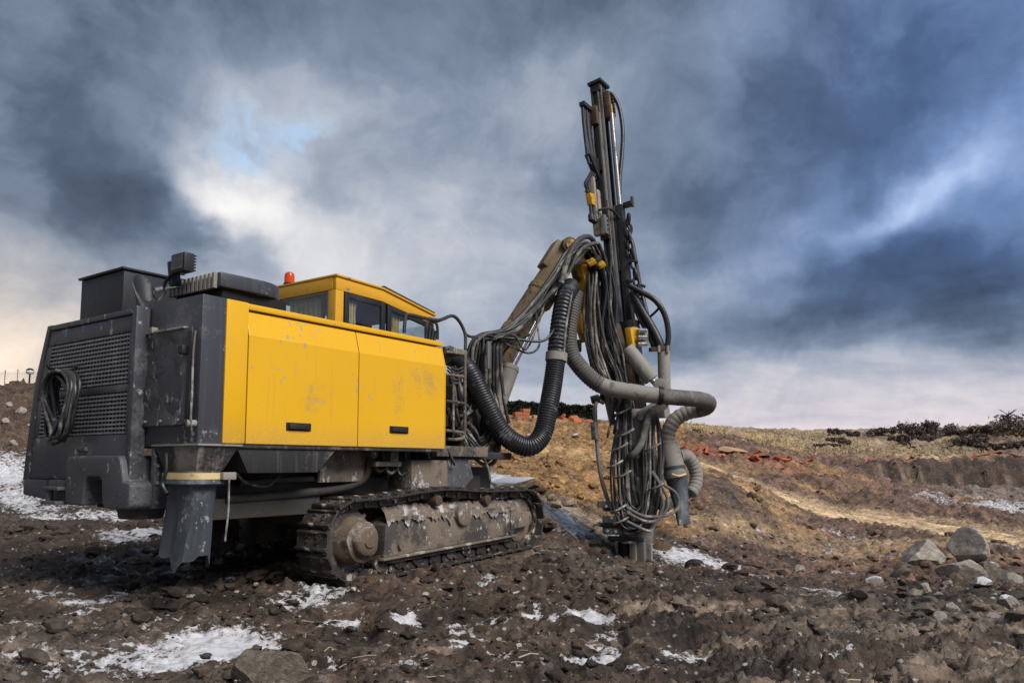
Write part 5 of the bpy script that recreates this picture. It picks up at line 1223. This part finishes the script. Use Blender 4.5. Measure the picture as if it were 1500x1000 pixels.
o = scatter('gravel', 4200, 3.2, 26, -38, 40, .005, .030, 'rock_pale', 3, 1, 4.0, False); tag(o, 'pale gravel scattered through the mud', 'gravel', kind='stuff')
o = scatter('slope_rubble', 2600, 14, 60, -10, 38, .015, .075, 'clod_soil', 4, 1, 2.5); tag(o, 'small rubble and clods over the far spoil slopes', 'rubble', kind='stuff')

def straw():
    g = np.random.default_rng(12); n = 380; r = 3.4*(13/3.4)**g.random(n); th = np.radians(-36+74*g.random(n)); x = r*np.sin(th); y = r*np.cos(th)
    k = (perlin(x*.7, y*.7, 33) > -.05) & ((x-ORG[0])*EV[0]+(y-ORG[1])*EV[1] < -.1); x, y = x[k], y[k]; z = height(x, y); m = MB()
    for i in range(len(x)):
        a = g.random()*6.28; l = .02+.06*g.random()**2; dx, dy = math.cos(a)*l, math.sin(a)*l; h = .004+.012*g.random(); m.tube([(x[i]-dx, y[i]-dy, z[i]+h), (x[i]+dx*.2, y[i]+dy*.3, z[i]+h+.012), (x[i]+dx, y[i]+dy, z[i]+h+.02*g.random())], .0018+.002*g.random(), 4, 1)
    return m.build('straw_litter', 'straw', None)
tag(straw(), 'pale straw and root litter scattered over the mud', 'litter', kind='stuff')

# ---- dry grass on the far plateau
def grass():
    g = np.random.default_rng(8); n = 9000; r = 58+62*g.random(n)**1.2; th = np.radians(8+32*g.random(n)); x = r*np.sin(th); y = r*np.cos(th)
    k = (fbm(x*.08, y*.08, 4, .55, seed=50) < .32); x, y = x[k], y[k]; z = height(x, y); V = []; F = []
    for i in range(len(x)):
        for b in range(4):
            a = g.random()*6.28; h = .06+.22*g.random()**2; wd = .03+.05*g.random(); lx, ly = (g.random(2)-.5)*.4; ox, oy = (g.random(2)-.5)*.6
            p = np.array([x[i]+ox, y[i]+oy, z[i]-.03]); d = np.array([math.cos(a), math.sin(a), 0])*wd; o = len(V)
            V += [p-d, p+d, p+np.array([lx, ly, h])]; F.append((o, o+1, o+2))
    return meshobj('dry_grass', np.array(V), np.array(F), 'dry_grass')
tag(grass(), 'pale golden dry grass covering the far plateau', 'grass', kind='stuff')

# ---- foliage helpers
def leaf_cloud(n, fn, size, seed):
    g = np.random.default_rng(seed); V = np.zeros((n*4, 3)); 
    for i in range(n):
        p = fn(g); a = g.normal(size=3); a /= np.linalg.norm(a); b = np.cross(a, g.normal(size=3)); b /= np.linalg.norm(b); s = size*(.6+.8*g.random())
        V[4*i:4*i+4] = [p-a*s, p+b*s*.5, p+a*s, p-b*s*.5]
    return V, np.arange(n*4).reshape(-1, 4)
# hedge along the crest
def hedge(pa, pb, h, d, seed):
    a = np.array(pa); b = np.array(pb); Ln = np.linalg.norm(b-a); e = (b-a)/Ln; nrm = np.array([-e[1], e[0]])
    root = empty('hedge', (*a, gz(*a))); rx, ry, rz_ = root.location
    def fn(g):
        t = g.random(); bump = .12*math.sin(t*40)+.1*math.sin(t*97+1); q = (g.random()-.5)*d; f = g.random()
        if f < .45: hh = h*(1+bump*.4)*(1-.06*g.random())
        else: hh = h*g.random()
        if f > .45: q = math.copysign(d/2*(1-.12*g.random()), g.random()-.55)
        p = a+e*t*Ln+nrm*q; return np.array([p[0]-rx, p[1]-ry, gz0(p)+hh-rz_])
    T = np.linspace(0, 1, 60); gzs = height(a[0]+e[0]*T*Ln, a[1]+e[1]*T*Ln, False)
    def gz0(p): return float(np.interp(np.dot(p-a, e)/Ln, T, gzs))
    V, F = leaf_cloud(9000, fn, .16, seed); meshobj('foliage', V, F, 'hedge_leaf', root)
    V = []; F = []
    for i, t in enumerate(T):
        p = a+e*t*Ln; z = gz0(p)-rz_
        for q, hh in ((-.42, -.2), (-.42, .86), (.42, .86), (.42, -.2)): pp = p+nrm*q*d; V.append((pp[0]-rx, pp[1]-ry, z+hh*h))
    for i in range(59):
        for k in range(4): F.append((i*4+k, i*4+(k+1) % 4, (i+1)*4+(k+1) % 4, (i+1)*4+k))
    meshobj('branches', V, F, 'hedge_leaf', root); return root
tag(hedge(dep(560, 600, 60)[:2], dep(872, 612, 58)[:2], 1.25, 1.3, 4), 'long dark clipped hedge along the crest behind the boom', 'hedge')
# scrub bushes on the right skyline
def bush(px, py, wpx, hpx, lab, seed, Y=None):
    q = ground_at(px, py) if Y is None else np.array([*dep(px, py, Y)[:2], 0]); x, y = q[0], q[1]; d = math.hypot(x, y); rw_ = wpx*d/FPX/2; hh = hpx*d/FPX
    z0 = gz(x, y); root = empty('bush', (x, y, z0)); gg = random.Random(seed); bl_ = [(gg.uniform(-.85, .85)*rw_, gg.uniform(-.4, .4)*rw_, gg.uniform(.2, .75)*hh, gg.uniform(.16, .36)) for _ in range(16)]
    def fn(g):
        b = bl_[g.integers(len(bl_))]; v = g.normal(size=3); v /= np.linalg.norm(v); r_ = b[3]*g.random()**.4
        return np.array([b[0]+v[0]*r_*rw_, b[1]+v[1]*r_*rw_, max(.03, b[2]+v[2]*r_*hh)])
    V, F = leaf_cloud(1100, fn, .0016*d, seed); meshobj('foliage', V, F, 'scrub_leaf', root)
    m = MB()
    for b in bl_+[(gg.uniform(-.8, .8)*rw_, 0, gg.uniform(.7, 1.25)*hh, 0) for _ in range(14)]: m.tube([(0, 0, -.1), (b[0]*.4, b[1]*.4, b[2]*.5), (b[0], b[1], b[2])], lambda t: .035*(1-.7*t), 4, 3)
    m.build('stems', 'bark', root)
    tag(root, lab, 'bush', 'scrub bushes on the far skyline'); return root
for i, (px, py, wp, hp, lab) in enumerate([(1225, 637, 24, 11, 'small round bush standing alone on the golden plateau'), (1290, 640, 40, 11, 'low wide bush between the lone bush and the thicket'), (1340, 640, 48, 20, 'tall dense bush in the middle of the skyline thicket'),
        (1372, 640, 46, 20, 'bushy end of the skyline thicket'), (1410, 641, 44, 13, 'low dark bush beside the skyline thicket'), (1445, 640, 50, 13, 'low dark bush below the twiggy skyline tree'), (1490, 640, 60, 16, 'dark bush past the twiggy skyline tree'),
        (1320, 648, 30, 8, 'scrub bush low on the slope below the thicket'), (1420, 655, 46, 12, 'scrub bush low on the slope above the pit'), (1020, 634, 16, 5, 'tiny scrub tuft on the plateau beside the mast')]): bush(px, py, wp, hp, lab, 60+i)
gB = random.Random(77)
for i in range(16):
    b_ = bush(gB.uniform(1190, 1495), gB.uniform(641, 660), gB.uniform(14, 40), gB.uniform(4, 8), 'low scrub clump scattered on the dry grass between pit and skyline', 90+i); b_['group'] = 'scrub clumps on the dry grass slope'
# twiggy bare tree on the skyline
q = ground_at(1478, 632); tr = empty('bare_tree', (q[0], q[1], gz(q[0], q[1]))); tag(tr, 'thin twiggy tree poking above the bushes on the skyline', 'tree')
gT = random.Random(2); dT = math.hypot(q[0], q[1]); hT = 26*dT/FPX
MB().tube([(0, 0, -.2), (.1, 0, hT*.4), (.05, 0, hT)], lambda t: .09*(1-.8*t), 6).build('trunk', 'bark', tr)
mc = MB()
for i in range(26):
    h0 = gT.uniform(.25, .95)*hT; a = gT.uniform(0, 6.28); l = gT.uniform(.3, 1.1)*hT*.5; mc.tube([(.05, 0, h0), (.05+math.cos(a)*l*.6, math.sin(a)*l*.6, h0+l*.3), (.05+math.cos(a)*l, math.sin(a)*l, h0+l*.55)], lambda t: .03*(1-.6*t), 4, 3)
mc.build('crown', 'bark', tr)
V, F = leaf_cloud(260, lambda g: np.array([g.normal()*hT*.28, g.normal()*hT*.28, hT*(.45+.45*g.random())]), .12, 5); meshobj('foliage', V, F, 'scrub_leaf', tr)

# ---- orange safety netting
def netting(pts, h, lab, seed, lie=0.0):
    g = random.Random(seed); P = spline([(a, b, 0) for a, b in pts], 10); V = []; F = []; J = 5
    for i, p in enumerate(P):
        z = gz(p.x, p.y)
        for j in range(J+1):
            s = j/J; hh = h*s*(.65+.35*math.sin(i*.6+seed)+.2*math.sin(i*1.7)); V.append((p.x+.25*math.sin(i*.9+s*2)*(s+.3), p.y-.3*lie*s+.2*math.cos(i*.7+s*3), z+.03+max(0, hh)*(1-lie*.6)))
    for i in range(len(P)-1):
        for j in range(J): a = i*(J+1)+j; F.append((a, a+J+1, a+J+2, a+1))
    m = MB(); m.add(V, F); o = m.build('safety_netting', 'netting', None, smooth=20)
    md = o.modifiers.new('s', 'SOLIDIFY'); md.thickness = .02
    tag(o, lab, 'netting', 'orange safety netting around the dig'); return o
netting([dep(822, 622, 50)[:2], dep(840, 622, 50)[:2], dep(858, 624, 49)[:2], dep(884, 628, 48)[:2]], .45, 'orange safety netting sagging along the crest beside the mast', 1)
netting([dep(995, 662, 34)[:2], dep(1040, 662, 34)[:2], dep(1080, 666, 33)[:2], dep(1120, 660, 34)[:2]], .14, 'crumpled orange netting trampled into the red earth behind the duct', 2, .5)
netting([dep(1100, 664, 33)[:2], dep(1112, 660, 34)[:2], dep(1145, 655, 36)[:2], dep(1185, 655, 37)[:2]], .26, 'orange netting standing between the red earth and the golden plateau', 3, .1)
netting([dep(1180, 657, 40)[:2], dep(1280, 664, 46)[:2], dep(1380, 668, 47.5)[:2], dep(1500, 670, 48.5)[:2]], .10, 'low orange netting strung along the top of the pit face', 4, .3)
# broken slab in the red earth
q = ground_at(1072, 668); o = put('concrete_slab', rock_mesh('concrete_slab', 91, 3, 8, 'brick_tan', .03), q[0], q[1], (.75, .5, .16), .3, .1, (.1, .12)); tag(o, 'tan broken slab lying on the red earth', 'slab')
# pallets of brick by the hedge
def brick_stack(px, py, Y, nx, ny, nz, mat, lab):
    x, y = dep(px, py, Y)[:2]; z = gz(x, y); root = empty('brick_stack', (x, y, z-.05), .3); b = MB().box(0, .46, 0, .30, 0, .20).build('brick', mat, root, .012, seg=1); g = random.Random(px); first = True
    for k in range(nz):
        for i in range(nx):
            for j in range(ny):
                if k == nz-1 and g.random() < .35: continue
                o = b if first else b.copy()
                if not first: COL.objects.link(o); o.parent = root
                first = False; o.location = (i*.48-nx*.24+g.uniform(-.02, .02), j*.32+g.uniform(-.02, .02), k*.208); o.rotation_euler = (0, 0, g.uniform(-.05, .05))
    tag(root, lab, 'bricks', 'stacks of building blocks by the hedge')
brick_stack(766, 616, 47, 2, 2, 4, 'brick_red', 'stack of red blocks in front of the hedge')
brick_stack(782, 617, 47.5, 2, 2, 2, 'brick_tan', 'low stack of tan blocks beside the red stack')
brick_stack(700, 612, 47, 3, 2, 5, 'brick_tan', 'stack of tan blocks behind the hanging hoses')

# ---- left skyline: shed, court fence, globe lamp
def base_z(x, y): return gz(x, y)
def court_fence():
    x0, y0 = dep(-30, 560, 62)[:2]; x1, y1 = dep(62, 560, 62)[:2]; zt = dep(0, 544, 62)[2]; z0 = min(base_z(x0, y0), base_z(x1, y1)); root = empty('court_fence', (x0, y0, z0)); n = 6; tag(root, 'tall wire court fence on steel posts behind the grey shed', 'fence')
    for i in range(n):
        t = i/(n-1); MB().cyl((t*(x1-x0), t*(y1-y0), -.2), (t*(x1-x0), t*(y1-y0), zt-z0+.3*t), .045, n=8).build('post', 'concrete', root)
    m = MB(); N = 60
    for i in range(N+1): t = i/N; m.box(t*(x1-x0)-.006, t*(x1-x0)+.006, t*(y1-y0)+.05, t*(y1-y0)+.06, 0, zt-z0)
    for j in range(14): m.box(0, x1-x0, .05, .06, (zt-z0)*j/14, (zt-z0)*j/14+.012)
    m.build('wire_mesh', 'concrete', root)
court_fence()
x0, y0 = dep(-40, 572, 50)[:2]; x1, _ = dep(58, 572, 50)[:2]; zt = dep(20, 567, 50)[2]; z0 = base_z((x0+x1)/2, y0)
sh = empty('shed', ((x0+x1)/2, y0, z0)); tag(sh, 'long grey flat roofed shed behind the earth bank', 'shed'); hw = (x1-x0)/2
MB().box(-hw, hw, 0, 5, -.3, zt-z0-.3).build('wall', 'concrete', sh, .02); MB().box(-hw-.2, hw+.2, -.3, 5.3, zt-z0-.297, zt-z0).build('roof', 'grille', sh, .02)
for i in range(3): MB().box(-hw+.8+i*1.3, -hw+1.6+i*1.3, -.03, -.005, .9, 1.9).build('window', 'lens', sh, .01)
MB().box(hw-.6, hw-.1, -.04, -.005, zt-z0-1.0, zt-z0-.35).build('sign_panel', 'metal_blue', sh, .01)
x, y = dep(43, 560, 44)[:2]; z0 = base_z(x, y); zt = dep(43, 544, 44)[2]; lp = empty('street_lamp', (x, y, z0)); tag(lp, 'globe street lamp on a dark pole behind the earth bank', 'street lamp')
MB().cyl((0, 0, -.2), (0, 0, zt-z0-.14), .06, .045, n=12).build('pole', 'mast_dark', lp)
MB().lathe((0, 0, zt-z0-.16), (0, 0, 1), [(0, .06), (.03, .16), (.14, .22), (.22, .20), (.225, .1), (.226, .01)], 20).build('globe', 'globe', lp)
MB().lathe((0, 0, zt-z0+.05), (0, 0, 1), [(0, .21), (.06, .19), (.12, .12), (.15, .01)], 20).build('lamp_cap', 'mast_dark', lp)
